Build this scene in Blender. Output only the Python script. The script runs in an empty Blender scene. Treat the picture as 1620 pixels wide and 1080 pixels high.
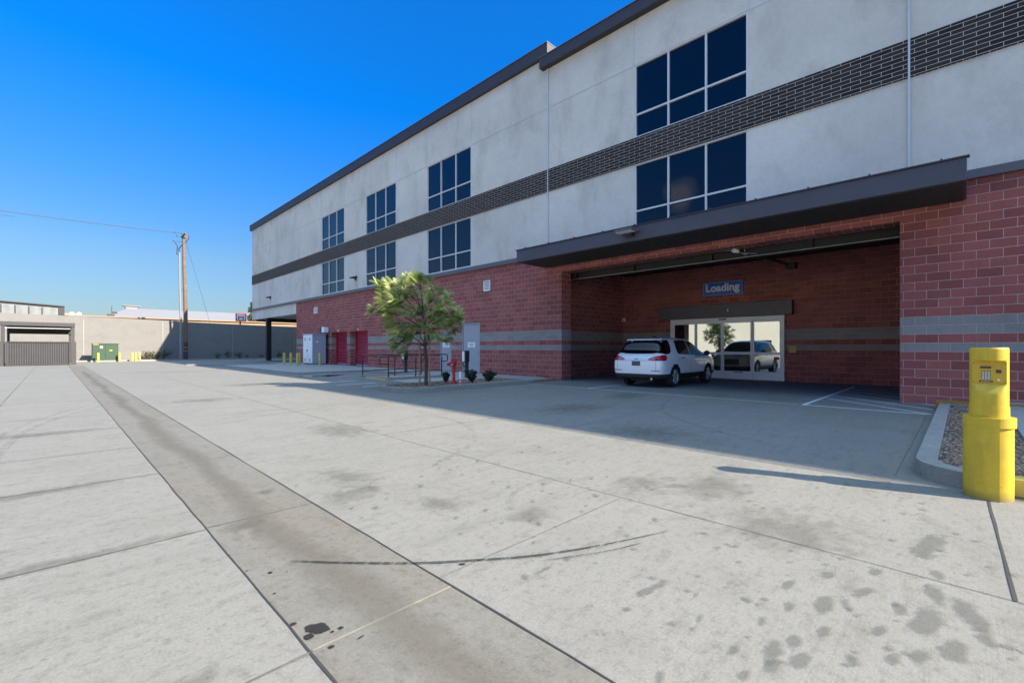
import bpy, bmesh, math, random
from mathutils import Vector, Matrix
from mathutils.bvhtree import BVHTree
R = math.radians
random.seed(7)
scene = bpy.context.scene
C = scene.collection

# ---------------------------------------------------------------- camera
cam_d = bpy.data.cameras.new("camera"); cam = bpy.data.objects.new("camera", cam_d); C.objects.link(cam)
cam_d.sensor_width = 36.0; cam_d.lens = 16.0; cam_d.shift_y = 0.0062
cam_d.clip_start = 0.05; cam_d.clip_end = 2000
cam.location = (0, 0, 1.31); cam.rotation_euler = (R(90), 0, -R(45.24))
scene.camera = cam
# ---------------------------------------------------------------- sky, sun, exposure
SUNV = Vector((0.50, -1.5, 1.0)).normalized()
SUN_EL = math.asin(SUNV.z); SUN_ROT = math.atan2(SUNV.x, SUNV.y)
w = bpy.data.worlds.new("World"); scene.world = w; w.use_nodes = True
nt = w.node_tree; nt.nodes.clear()
sky = nt.nodes.new("ShaderNodeTexSky"); sky.sky_type = 'NISHITA'; sky.sun_disc = False
sky.sun_elevation = SUN_EL; sky.sun_rotation = SUN_ROT; sky.air_density = 1.25; sky.dust_density = 0.25; sky.ozone_density = 2.0
hs = nt.nodes.new("ShaderNodeHueSaturation"); hs.inputs['Saturation'].default_value = 1.15; hs.inputs['Value'].default_value = 1.0
bg = nt.nodes.new("ShaderNodeBackground"); bg.inputs['Strength'].default_value = 0.15
wo = nt.nodes.new("ShaderNodeOutputWorld")
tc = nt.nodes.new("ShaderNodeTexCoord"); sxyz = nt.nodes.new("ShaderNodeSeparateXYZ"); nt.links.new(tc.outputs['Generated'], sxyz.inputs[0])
rp = nt.nodes.new("ShaderNodeValToRGB"); nt.links.new(sxyz.outputs[2], rp.inputs[0])     # elevation tint: deep blue in view, overhead sky brightened to light facade and shade
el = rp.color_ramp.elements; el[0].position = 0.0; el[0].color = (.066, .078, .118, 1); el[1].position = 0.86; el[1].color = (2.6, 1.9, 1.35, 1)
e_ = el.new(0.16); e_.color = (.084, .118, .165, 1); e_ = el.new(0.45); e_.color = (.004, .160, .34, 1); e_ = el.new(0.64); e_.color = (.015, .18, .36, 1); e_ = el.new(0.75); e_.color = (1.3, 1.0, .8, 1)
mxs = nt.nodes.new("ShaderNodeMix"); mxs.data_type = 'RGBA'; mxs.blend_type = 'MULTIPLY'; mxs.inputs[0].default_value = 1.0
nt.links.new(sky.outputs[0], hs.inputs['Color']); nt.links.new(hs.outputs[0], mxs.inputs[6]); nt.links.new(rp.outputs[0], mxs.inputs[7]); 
def cloud(col, d0, size, seed):
    d0 = Vector(d0).normalized()
    dp = nt.nodes.new("ShaderNodeVectorMath"); dp.operation = 'DISTANCE'; dp.inputs[1].default_value = d0
    nm = nt.nodes.new("ShaderNodeVectorMath"); nm.operation = 'NORMALIZE'; nt.links.new(tc.outputs['Generated'], nm.inputs[0]); nt.links.new(nm.outputs[0], dp.inputs[0])
    no = nt.nodes.new("ShaderNodeTexNoise"); no.noise_dimensions = '4D'; no.inputs['W'].default_value = seed; no.inputs['Scale'].default_value = 9; no.inputs['Detail'].default_value = 6; nt.links.new(nm.outputs[0], no.inputs['Vector'])
    a = nt.nodes.new("ShaderNodeMath"); a.operation = 'MULTIPLY_ADD'; nt.links.new(no.outputs['Fac'], a.inputs[0]); a.inputs[1].default_value = -size * 2.2; nt.links.new(dp.outputs['Value'], a.inputs[2])
    mr = nt.nodes.new("ShaderNodeMapRange"); nt.links.new(a.outputs[0], mr.inputs['Value']); mr.inputs['From Min'].default_value = -size * .6; mr.inputs['From Max'].default_value = -size * .15; mr.inputs['To Min'].default_value = .75; mr.inputs['To Max'].default_value = 0
    m = nt.nodes.new("ShaderNodeMix"); m.data_type = 'RGBA'; nt.links.new(mr.outputs[0], m.inputs[0]); nt.links.new(col, m.inputs[6]); m.inputs[7].default_value = (1.5, 1.6, 1.8, 1); return m.outputs[2]
skc = cloud(mxs.outputs[2], (-.984, .44, .34), .045, 1.0); skc = cloud(skc, (-.95, .75, .26), .07, 4.0); skc = cloud(skc, (-1.05, .15, .24), .05, 7.0)
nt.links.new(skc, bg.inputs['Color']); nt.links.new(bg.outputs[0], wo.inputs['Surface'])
sd = bpy.data.lights.new("sun", 'SUN'); sd.energy = 2.9; sd.angle = R(0.5); sd.color = (1.0, 0.89, 0.73)
so = bpy.data.objects.new("sun", sd); C.objects.link(so); so.rotation_euler = SUNV.to_track_quat('Z', 'Y').to_euler()
vs = scene.view_settings
scene.display_settings.display_device = 'sRGB'
vs.view_transform = 'Standard'; vs.look = 'None'; vs.gamma = 1.0; vs.exposure = 2.35

# ---------------------------------------------------------------- material helpers
def mat(name):
    m = bpy.data.materials.new(name); m.use_nodes = True
    n = m.node_tree.nodes; b = n['Principled BSDF']
    return m, m.node_tree, b
def N(nt, t, **kw):
    n = nt.nodes.new(t)
    for k, v in kw.items():
        if k in n.inputs: n.inputs[k].default_value = v
        else: setattr(n, k, v)
    return n
def L(nt, a, b): nt.links.new(a, b)
def noise(nt, vec, scale, detail=4, rough=0.55, sc=None):
    if sc:
        mp = N(nt, 'ShaderNodeMapping'); mp.inputs['Scale'].default_value = sc; L(nt, vec, mp.inputs[0]); vec = mp.outputs[0]
    n = N(nt, 'ShaderNodeTexNoise'); n.inputs['Scale'].default_value = scale; n.inputs['Detail'].default_value = detail
    n.inputs['Roughness'].default_value = rough; L(nt, vec, n.inputs['Vector']); return n.outputs['Fac']
def ramp(nt, fac, a, b, ca=(0, 0, 0, 1), cb=(1, 1, 1, 1)):
    r = N(nt, 'ShaderNodeValToRGB')
    if a > b: a, b, ca, cb = b, a, cb, ca
    r.color_ramp.elements[0].position = a; r.color_ramp.elements[1].position = b
    r.color_ramp.elements[0].color = ca; r.color_ramp.elements[1].color = cb; L(nt, fac, r.inputs[0]); return r.outputs[0]
def mix(nt, fac, a, b, mode='MIX'):
    m = N(nt, 'ShaderNodeMix', data_type='RGBA', blend_type=mode)
    for s, v in ((m.inputs[0], fac), (m.inputs[6], a), (m.inputs[7], b)):
        if hasattr(v, 'links'): L(nt, v, s)
        elif isinstance(v, (int, float)): s.default_value = v
        else: s.default_value = (*v[:3], 1)
    return m.outputs[2]
def math_(nt, op, a, b=None, c=None):
    m = N(nt, 'ShaderNodeMath', operation=op)
    for i, v in enumerate((a, b, c)):
        if v is None: continue
        if hasattr(v, 'links'): L(nt, v, m.inputs[i])
        else: m.inputs[i].default_value = v
    return m.outputs[0]
def bump(nt, b, h, strength=0.3, dist=0.01):
    bp = N(nt, 'ShaderNodeBump'); bp.inputs['Strength'].default_value = strength; bp.inputs['Distance'].default_value = dist
    L(nt, h, bp.inputs['Height']); L(nt, bp.outputs[0], b.inputs['Normal'])
def geo(nt): return N(nt, 'ShaderNodeNewGeometry').outputs['Position']
def uvn(nt): return N(nt, 'ShaderNodeUVMap').outputs[0]

def plain(name, col, rough=0.6, metal=0.0, var=0.12, scale=3.0, bmp=0.0, coat=0.0, spec=0.5):
    m, nt, b = mat(name)
    p = geo(nt); f = noise(nt, p, scale, 5)
    f2 = noise(nt, p, scale * 14, 3)
    f = math_(nt, 'ADD', math_(nt, 'MULTIPLY', f, 0.7), math_(nt, 'MULTIPLY', f2, 0.3))
    lo = tuple(c * (1 - var) for c in col); hi = tuple(min(1, c * (1 + var)) for c in col)
    L(nt, ramp(nt, f, 0.3, 0.7, (*lo, 1), (*hi, 1)), b.inputs['Base Color'])
    b.inputs['Roughness'].default_value = rough; b.inputs['Metallic'].default_value = metal
    b.inputs['Coat Weight'].default_value = coat; b.inputs['Specular IOR Level'].default_value = spec
    if bmp: bump(nt, b, f2, bmp, 0.005)
    return m

def concrete(name, base, dark=0.72, broom='X', stain=0.55, warm=0.0, bs=0.07, grit=0.55):
    m, nt, b = mat(name); p = geo(nt)
    big = noise(nt, p, 0.22, 5, 0.6)
    mid = noise(nt, p, 1.3, 6, 0.65)
    streak = noise(nt, p, 1.0, 5, 0.6, (0.35, 2.2, 1) if broom == 'X' else (2.2, 0.35, 1))
    fine = noise(nt, p, 70, 3, 0.7)
    c = mix(nt, ramp(nt, big, 0.35, 0.68), base, tuple(x * dark * 1.08 for x in base))
    c = mix(nt, math_(nt, 'MULTIPLY', ramp(nt, mid, 0.48, 0.72), 0.42), c, tuple(x * 0.66 for x in (base[0], base[1] * .99, base[2] * .95)))
    c = mix(nt, math_(nt, 'MULTIPLY', ramp(nt, streak, 0.52, 0.72), 0.35), c, tuple(x * 0.7 for x in base))
    if warm:
        wv = noise(nt, p, 0.6, 4, 0.6, (1.2, 0.35, 1))
        c = mix(nt, math_(nt, 'MULTIPLY', ramp(nt, wv, 0.42, 0.66), warm), c, (base[0] * .82, base[1] * .70, base[2] * .56))
    # small drip spots, clustered
    vo = N(nt, 'ShaderNodeTexVoronoi'); vo.inputs['Scale'].default_value = 5.5; L(nt, p, vo.inputs['Vector'])
    cl = ramp(nt, noise(nt, p, 0.9, 3), 0.5, 0.62)
    d = math_(nt, 'ADD', vo.outputs['Distance'], math_(nt, 'MULTIPLY', noise(nt, p, 22, 3), 0.22))
    sp = ramp(nt, d, 0.17, 0.24, (1, 1, 1, 1), (0, 0, 0, 1))
    c = mix(nt, math_(nt, 'MULTIPLY', math_(nt, 'MULTIPLY', sp, cl), stain), c, tuple(x * 0.5 for x in base))
    vo2 = N(nt, 'ShaderNodeTexVoronoi'); vo2.inputs['Scale'].default_value = 14; L(nt, p, vo2.inputs['Vector'])
    sp2 = ramp(nt, math_(nt, 'ADD', vo2.outputs['Distance'], math_(nt, 'MULTIPLY', noise(nt, p, 3, 2), 0.5)), 0.26, 0.32, (1, 1, 1, 1), (0, 0, 0, 1))
    c = mix(nt, math_(nt, 'MULTIPLY', sp2, 0.55), c, tuple(x * 0.45 for x in base))
    c = mix(nt, math_(nt, 'MULTIPLY', ramp(nt, fine, 0.40, 0.60), 0.42), c, tuple(x * 0.62 for x in base))
    g1 = noise(nt, p, 16, 5, 0.8); g3 = noise(nt, p, 4.5, 5, 0.75, (0.6, 1.6, 1) if broom == 'X' else (1.6, 0.6, 1))
    c = mix(nt, math_(nt, 'MULTIPLY', ramp(nt, g1, 0.50, 0.66), grit), c, mix(nt, 1.0, c, (0.60, 0.60, 0.58), 'MULTIPLY'))
    c = mix(nt, math_(nt, 'MULTIPLY', ramp(nt, g3, 0.52, 0.70), grit), c, mix(nt, 1.0, c, (0.64, 0.635, 0.61), 'MULTIPLY'))
    c = mix(nt, math_(nt, 'MULTIPLY', ramp(nt, noise(nt, p, 7, 6, 0.85), 0.40, 0.30), grit * .8), c, mix(nt, 1.0, c, (1.22, 1.22, 1.2), 'MULTIPLY'))
    L(nt, c, b.inputs['Base Color']); b.inputs['Roughness'].default_value = 0.85; b.inputs['Specular IOR Level'].default_value = 0.3
    bl = noise(nt, p, 60, 2, 0.6, (0.08, 1.6, 1) if broom == 'X' else (1.6, 0.08, 1))
    bump(nt, b, math_(nt, 'ADD', bl, math_(nt, 'MULTIPLY', fine, 0.7)), bs * 2.2, 0.006)
    return m

def block_mat(name, wid, hei, cA, cB, mort, grey=None, band=None, mw=0.0078, rough_amt=0.9, split=True):
    m, nt, b = mat(name); uv = uvn(nt); p = geo(nt)
    jit = N(nt, 'ShaderNodeTexNoise'); jit.inputs['Scale'].default_value = 9; jit.inputs['Detail'].default_value = 4; L(nt, p, jit.inputs['Vector'])
    sub = N(nt, 'ShaderNodeVectorMath', operation='SUBTRACT'); L(nt, jit.outputs['Color'], sub.inputs[0]); sub.inputs[1].default_value = (0.5, 0.5, 0.5)
    scl = N(nt, 'ShaderNodeVectorMath', operation='SCALE'); L(nt, sub.outputs[0], scl.inputs[0]); scl.inputs['Scale'].default_value = 0.016 if split else 0.004
    ad = N(nt, 'ShaderNodeVectorMath', operation='ADD'); L(nt, uv, ad.inputs[0]); L(nt, scl.outputs[0], ad.inputs[1])
    def br(c1, c2):
        t = N(nt, 'ShaderNodeTexBrick'); t.offset = 0.5; t.inputs['Scale'].default_value = 1.0
        t.inputs['Brick Width'].default_value = wid; t.inputs['Row Height'].default_value = hei
        t.inputs['Mortar Size'].default_value = mw; t.inputs['Mortar Smooth'].default_value = 0.4; t.inputs['Bias'].default_value = 0
        t.inputs['Color1'].default_value = (*c1, 1); t.inputs['Color2'].default_value = (*c2, 1); t.inputs['Mortar'].default_value = (*mort, 1)
        L(nt, ad.outputs[0], t.inputs['Vector']); return t
    t = br(cA, cB); c = t.outputs['Color']
    if grey:
        t2 = br(*grey)
        sx = N(nt, 'ShaderNodeSeparateXYZ'); L(nt, p, sx.inputs[0]); z = sx.outputs[2]
        def between(a, bb): return math_(nt, 'MULTIPLY', math_(nt, 'GREATER_THAN', z, a), math_(nt, 'LESS_THAN', z, bb))
        msk = math_(nt, 'ADD', between(1.2192, 1.4224), between(1.6256, 2.032))
        c = mix(nt, msk, c, t2.outputs['Color'])
    f1 = noise(nt, p, 22, 5, 0.75); f2 = noise(nt, p, 1.1, 5, 0.6); f3 = noise(nt, p, 85, 3, 0.8)
    c = mix(nt, math_(nt, 'MULTIPLY', ramp(nt, f3, 0.40, 0.60), 0.55), c, mix(nt, 1.0, c, (0.45, 0.45, 0.47), 'MULTIPLY'))
    c = mix(nt, math_(nt, 'MULTIPLY', ramp(nt, f2, 0.42, 0.7), 0.34), c, mix(nt, 1.0, c, (0.68, 0.65, 0.66), 'MULTIPLY'))
    L(nt, c, b.inputs['Base Color']); b.inputs['Roughness'].default_value = rough_amt; b.inputs['Specular IOR Level'].default_value = 0.25
    inv = math_(nt, 'SUBTRACT', 1.0, t.outputs['Fac'])
    h = math_(nt, 'ADD', math_(nt, 'MULTIPLY', f1, 0.9 if split else 0.2), math_(nt, 'MULTIPLY', inv, 0.9))
    h = math_(nt, 'ADD', h, math_(nt, 'MULTIPLY', f3, 0.35 if split else 0.1))
    bump(nt, b, h, 0.9 if split else 0.5, 0.02)
    return m

M = {}
M['ground'] = concrete('lot_concrete', (0.202, 0.192, 0.169), 0.85, 'X', grit=0.6)
M['gutter'] = concrete('gutter_concrete', (0.168, 0.156, 0.134), 0.8, 'Y', 0.4, 0.45, grit=0.6)
M['bay_floor'] = concrete('bay_concrete', (0.25, 0.24, 0.22), 0.75, 'Y', 0.6)
M['walk'] = concrete('walk_concrete', (0.36, 0.345, 0.315), 0.85, 'X', 0.3)
M['curb'] = concrete('curb_concrete', (0.32, 0.305, 0.27), 0.8, 'Y', 0.4)
M['site_wall'] = concrete('site_wall_concrete', (0.195, 0.190, 0.182), 0.9, 'X', 0.0, grit=0.2)
M['cmu'] = block_mat('split_face_block', 0.4064, 0.2032, (0.50, 0.160, 0.135), (0.34, 0.105, 0.092), (0.78, 0.54, 0.47),
                     grey=((0.40, 0.36, 0.325), (0.34, 0.31, 0.285)))
M['dark_brick'] = block_mat('dark_brick', 0.4064, 0.1016, (0.030, 0.025, 0.022), (0.055, 0.045, 0.038), (0.58, 0.53, 0.47), mw=0.0075, split=False)

def stucco():
    m, nt, b = mat('stucco'); p = geo(nt)
    a = noise(nt, p, 0.33, 6, 0.62); s = noise(nt, p, 0.9, 6, 0.65, (1, 1, 0.55)); f = noise(nt, p, 110, 3, 0.7); g2 = noise(nt, p, 9, 4, 0.7)
    c = mix(nt, ramp(nt, a, 0.34, 0.7), (0.82, 0.755, 0.655), (0.64, 0.59, 0.515))
    c = mix(nt, math_(nt, 'MULTIPLY', ramp(nt, s, 0.5, 0.75), 0.55), c, (0.36, 0.32, 0.265))
    c = mix(nt, math_(nt, 'MULTIPLY', ramp(nt, g2, 0.4, 0.7), 0.16), c, (0.33, 0.33, 0.32))
    c = mix(nt, math_(nt, 'MULTIPLY', ramp(nt, f, 0.40, 0.60), 0.38), c, (0.40, 0.385, 0.36))
    L(nt, c, b.inputs['Base Color']); b.inputs['Roughness'].default_value = 0.92; b.inputs['Specular IOR Level'].default_value = 0.2
    bump(nt, b, f, 0.35, 0.006); return m
M['stucco'] = stucco()
M['reveal'] = plain('reveal_trim', (0.56, 0.60, 0.62), 0.5, 0, 0.05)
M['coping'] = plain('coping_metal', (0.040, 0.033, 0.038), 0.55, 0.0, 0.12)
M['canopy'] = plain('canopy_metal', (0.070, 0.062, 0.078), 0.5, 0.0, 0.15, 2)
M['soffit'] = plain('soffit_metal', (0.045, 0.038, 0.034), 0.7, 0, 0.15)
M['ledge'] = plain('ledge_metal', (0.115, 0.105, 0.115), 0.5, 0, 0.12)
M['frame'] = plain('window_aluminium', (0.66, 0.66, 0.65), 0.4, 0, 0.05)
M['steel'] = plain('beam_steel', (0.012, 0.010, 0.010), 0.6, 0, 0.25)
M['galv'] = plain('galvanised_pipe', (0.35, 0.34, 0.33), 0.4, 0.5, 0.15)
M['doorgrey'] = plain('door_grey_paint', (0.34, 0.35, 0.38), 0.45, 0, 0.06)
M['white'] = plain('white_paint', (0.88, 0.87, 0.85), 0.4, 0, 0.04)
M['sunwhite'] = plain('white_metal_roof', (0.22, 0.205, 0.19), 0.6, 0, 0.05, 0.4)
M['letter'] = plain('letter_white', (0.88, 0.88, 0.88), 0.5, 0, 0.02)
M['ink'] = plain('notice_ink', (0.12, 0.12, 0.13), 0.7)
M['blue'] = plain('sign_blue', (0.015, 0.15, 0.60), 0.45, 0, 0.06)
M['lblue'] = plain('sign_border', (0.2, 0.4, 0.8), 0.45, 0, 0.04)
M['yellow_p'] = plain('safety_yellow', (0.56, 0.425, 0.018), 0.6, 0, 0.16, 5, 0.15)
def yellowmat():
    m, nt, b = mat('safety_yellow_worn'); p = geo(nt); a = noise(nt, p, 5, 5, .7); f = noise(nt, p, 60, 4, .8); sx = N(nt, 'ShaderNodeSeparateXYZ'); L(nt, p, sx.inputs[0])
    c = mix(nt, ramp(nt, a, .35, .7), (.60, .425, .022), (.48, .335, .020))
    v = noise(nt, p, 3.5, 5, .7, (3, 3, .5)); c = mix(nt, math_(nt, 'MULTIPLY', ramp(nt, v, .5, .72), .5), c, (.33, .25, .03))
    sc_ = math_(nt, 'MULTIPLY', ramp(nt, f, .63, .67), ramp(nt, noise(nt, p, 4, 3), .5, .56)); c = mix(nt, sc_, c, (.13, .11, .07))
    low = math_(nt, 'MULTIPLY', ramp(nt, math_(nt, 'ADD', sx.outputs[2], math_(nt, 'MULTIPLY', noise(nt, p, 12, 4), .08)), .13, .045), .65); c = mix(nt, low, c, (.16, .13, .06))
    L(nt, c, b.inputs['Base Color']); L(nt, ramp(nt, v, .3, .7, (.42, .42, .42, 1), (.7, .7, .7, 1)), b.inputs['Roughness']); bump(nt, b, noise(nt, p, 7, 4), .12, .01); return m
M['yellow'] = yellowmat()
M['yellow_d'] = plain('plate_yellow', (0.50, 0.32, 0.02), 0.4, 0, 0.08)
M['boll'] = plain('bollard_yellow', (0.50, 0.41, 0.09), 0.5, 0, 0.08)
M['dome'] = plain('tactile_yellow', (0.30, 0.15, 0.02), 0.8, 0, 0.2, 6, 0.3)
M['black'] = plain('black_plastic', (0.012, 0.012, 0.013), 0.5, 0, 0.2)
M['keys'] = plain('key_metal', (0.45, 0.45, 0.42), 0.35, 0.4, 0.1, 60)
M['railblack'] = plain('railing_black', (0.018, 0.016, 0.017), 0.45)
M['red'] = plain('hydrant_red', (0.50, 0.018, 0.02), 0.4, 0, 0.1)
M['green'] = plain('transformer_green', (0.020, 0.055, 0.028), 0.55, 0, 0.12, 1.2)
M['gate'] = plain('gate_grey', (0.038, 0.037, 0.042), 0.55, 0, 0.15, 2)
M['gate_d'] = plain('gate_dark', (0.030, 0.027, 0.026), 0.6)
M['tan'] = plain('tan_fascia', (0.27, 0.185, 0.115), 0.7, 0, 0.1, 0.5)
M['cream'] = plain('cream_wall', (0.74, 0.70, 0.58), 0.85, 0, 0.06, 0.5)
M['wood'] = plain('pole_wood', (0.15, 0.095, 0.058), 0.85, 0, 0.3, 2.5, 0.4)
M['wood_d'] = plain('pole_tar', (0.055, 0.038, 0.032), 0.85, 0, 0.3)
M['stake'] = plain('stake_wood', (0.36, 0.20, 0.12), 0.8, 0, 0.2, 8)
M['pvc'] = plain('conduit_grey', (0.19, 0.205, 0.22), 0.45, 0, 0.06)
M['bark'] = plain('bark', (0.075, 0.055, 0.040), 0.9, 0, 0.35, 12, 0.4)
M['wire'] = plain('wire', (0.03, 0.035, 0.045), 0.6)
M['rubber'] = plain('tyre_rubber', (0.016, 0.016, 0.016), 0.85)
M['rim'] = plain('alloy_rim', (0.55, 0.55, 0.56), 0.3, 0.7, 0.08)
M['carwhite'] = plain('car_white', (0.88, 0.87, 0.85), 0.3, 0, 0.015, 1, 0, 1.0)
M['carblack'] = plain('car_cladding', (0.020, 0.020, 0.021), 0.6)
M['platec'] = plain('number_plate', (0.12, 0.10, 0.095), 0.6, 0, 0.1, 20)
M['chrome'] = plain('chrome', (0.55, 0.55, 0.55), 0.2, 0.9, 0.05)
M['paintline'] = plain('line_paint', (0.60, 0.62, 0.62), 0.7, 0, 0.12, 5)
M['joint'] = plain('joint_filler', (0.028, 0.026, 0.024), 0.9, 0, 0.4, 3)
M['joint_l'] = plain('joint_light', (0.095, 0.092, 0.082), 0.9, 0, 0.4, 3)
M['joint_t'] = plain('joint_sand', (0.20, 0.18, 0.135), 0.9, 0, 0.4, 5)
M['room'] = plain('vestibule_wall', (0.82, 0.82, 0.76), 0.8)
M['roomfl'] = plain('vestibule_floor', (0.12, 0.10, 0.09), 0.5)
M['puddle'] = plain('puddle_water', (0.02, 0.02, 0.022), 0.04)

def mulch():
    m, nt, b = mat('mulch_gravel'); p = geo(nt)
    v = N(nt, 'ShaderNodeTexVoronoi'); v.inputs['Scale'].default_value = 26; L(nt, p, v.inputs['Vector'])
    sx = N(nt, 'ShaderNodeSeparateColor'); L(nt, v.outputs['Color'], sx.inputs[0])
    c = ramp(nt, sx.outputs[0], 0.15, 0.9, (0.07, 0.048, 0.035, 1), (0.40, 0.30, 0.22, 1))
    L(nt, c, b.inputs['Base Color']); b.inputs['Roughness'].default_value = 0.9
    bump(nt, b, math_(nt, 'SUBTRACT', 1.0, v.outputs['Distance']), 1.0, 0.03); return m
M['mulch'] = mulch()
def glass_dark(name, col, rough=0.02, ior=1.5):
    m, nt, b = mat(name); b.inputs['Base Color'].default_value = (*col, 1); b.inputs['Roughness'].default_value = rough
    b.inputs['IOR'].default_value = ior
    p = geo(nt); bump(nt, b, noise(nt, p, 0.5, 2), 0.05, 0.05); return m
M['glass'] = glass_dark('tinted_glass', (0.002, 0.003, 0.010), 0.02, 1.5)
M['carglass'] = glass_dark('car_glass', (0.004, 0.004, 0.006), 0.03, 1.5)
M['lens'] = glass_dark('tail_lamp_red', (0.42, 0.012, 0.015), 0.1)
M['lens_w'] = glass_dark('tail_lamp_clear', (0.55, 0.30, 0.30), 0.1)
M['display'] = glass_dark('display_glass', (0.01, 0.012, 0.012), 0.1)
def doorglass():
    m, nt, b = mat('door_glass'); nt.nodes.remove(b)
    g = N(nt, 'ShaderNodeBsdfGlossy'); g.inputs['Roughness'].default_value = 0.01; g.inputs['Color'].default_value = (0.92, 0.96, 0.9, 1)
    t = N(nt, 'ShaderNodeBsdfTransparent'); t.inputs['Color'].default_value = (0.8, 0.85, 0.8, 1)
    ms = N(nt, 'ShaderNodeMixShader'); ms.inputs[0].default_value = 0.6
    L(nt, t.outputs[0], ms.inputs[1]); L(nt, g.outputs[0], ms.inputs[2]); L(nt, ms.outputs[0], nt.nodes['Material Output'].inputs['Surface']); return m
M['doorglass'] = doorglass()
def ribbed(name, col, axis, period, amt=1.0, rough=0.5, dark=0.6):
    m, nt, b = mat(name); p = geo(nt); sx = N(nt, 'ShaderNodeSeparateXYZ'); L(nt, p, sx.inputs[0])
    z = math_(nt, 'MULTIPLY', sx.outputs[axis], 2 * math.pi / period); s = math_(nt, 'SINE', z)
    L(nt, mix(nt, ramp(nt, noise(nt, p, 2, 4), .35, .7), col, tuple(c * .85 for c in col)), b.inputs['Base Color'])
    b.inputs['Roughness'].default_value = rough; bump(nt, b, s, amt, 0.03); return m
M['rollup'] = ribbed('rollup_red', (0.46, 0.045, 0.085), 2, 0.2, 1.0, 0.3)
M['corr'] = ribbed('corrugated_white', (0.17, 0.185, 0.19), 0, 0.9, 0.5, 0.5)
def leafmat(name, lo, hi, trans=0.35):
    m, nt, b = mat(name)
    a = N(nt, 'ShaderNodeAttribute'); a.attribute_name = 'tint'
    c = ramp(nt, a.outputs['Fac'], 0.0, 1.0, (*lo, 1), (*hi, 1))
    L(nt, c, b.inputs['Base Color']); b.inputs['Roughness'].default_value = 0.5
    tr = N(nt, 'ShaderNodeBsdfTranslucent'); L(nt, c, tr.inputs['Color'])
    ms = N(nt, 'ShaderNodeMixShader'); ms.inputs[0].default_value = trans
    L(nt, b.outputs[0], ms.inputs[1]); L(nt, tr.outputs[0], ms.inputs[2]); L(nt, ms.outputs[0], nt.nodes['Material Output'].inputs['Surface']); return m
M['leaf'] = leafmat('feathery_leaf', (0.09, 0.18, 0.035), (0.72, 0.72, 0.26), 0.4)
M['shrubleaf'] = leafmat('shrub_leaf', (0.012, 0.022, 0.014), (0.035, 0.05, 0.025), 0.1)
M['weedleaf'] = leafmat('weed_leaf', (0.03, 0.04, 0.02), (0.12, 0.12, 0.06), 0.2)
M['palmleaf'] = leafmat('dusty_leaf', (0.02, 0.03, 0.014), (0.06, 0.07, 0.03), 0.2)
def stainmat(name, col, alpha, edge=0.35, nscale=7, amp=1.3):
    m, nt, b = mat(name); uv = uvn(nt); p = geo(nt)
    ln = N(nt, 'ShaderNodeVectorMath', operation='LENGTH'); L(nt, uv, ln.inputs[0])
    d = math_(nt, 'ADD', ln.outputs['Value'], math_(nt, 'MULTIPLY', math_(nt, 'SUBTRACT', noise(nt, p, nscale, 5, 0.65), 0.5), amp))
    a = ramp(nt, d, min(0.62, .98 - edge), min(0.62, .98 - edge) + edge, (1, 1, 1, 1), (0, 0, 0, 1))
    a = math_(nt, 'MULTIPLY', a, alpha)
    L(nt, a, b.inputs['Alpha']); b.inputs['Base Color'].default_value = (*col, 1); b.inputs['Roughness'].default_value = 0.7; return m
M['st_oil'] = stainmat('oil_stain', (0.012, 0.009, 0.005), 0.95, 0.06, 14)
M['st_wet'] = stainmat('damp_stain', (0.095, 0.095, 0.082), 0.36, 0.3, 11, 2.1)
M['st_soft'] = stainmat('soft_stain', (0.09, 0.08, 0.06), 0.28, 0.85, 6, 2.6)
M['st_brown'] = stainmat('silt_stain', (0.135, 0.115, 0.085), 0.36, 0.85, 5, 1.0)
def tyremat():
    m, nt, b = mat('tyre_rub'); uv = uvn(nt); p = geo(nt)
    n1 = noise(nt, p, 38, 3, 0.7); n2 = noise(nt, p, 2.2, 2)
    a = ramp(nt, math_(nt, 'ADD', n1, math_(nt, 'MULTIPLY', n2, 0.4)), 0.55, 0.63)
    L(nt, math_(nt, 'MULTIPLY', a, 0.9), b.inputs['Alpha']); b.inputs['Base Color'].default_value = (0.02, 0.019, 0.017, 1); b.inputs['Roughness'].default_value = 0.8
    return m
M['tyre'] = tyremat()
def scuffmat():
    m, nt, b = mat('faint_rub'); p = geo(nt)
    a = ramp(nt, noise(nt, p, 9, 5, 0.7), 0.45, 0.75)
    L(nt, math_(nt, 'MULTIPLY', a, 0.38), b.inputs['Alpha']); b.inputs['Base Color'].default_value = (0.10, 0.10, 0.095, 1); return m
M['scuff'] = scuffmat()

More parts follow.
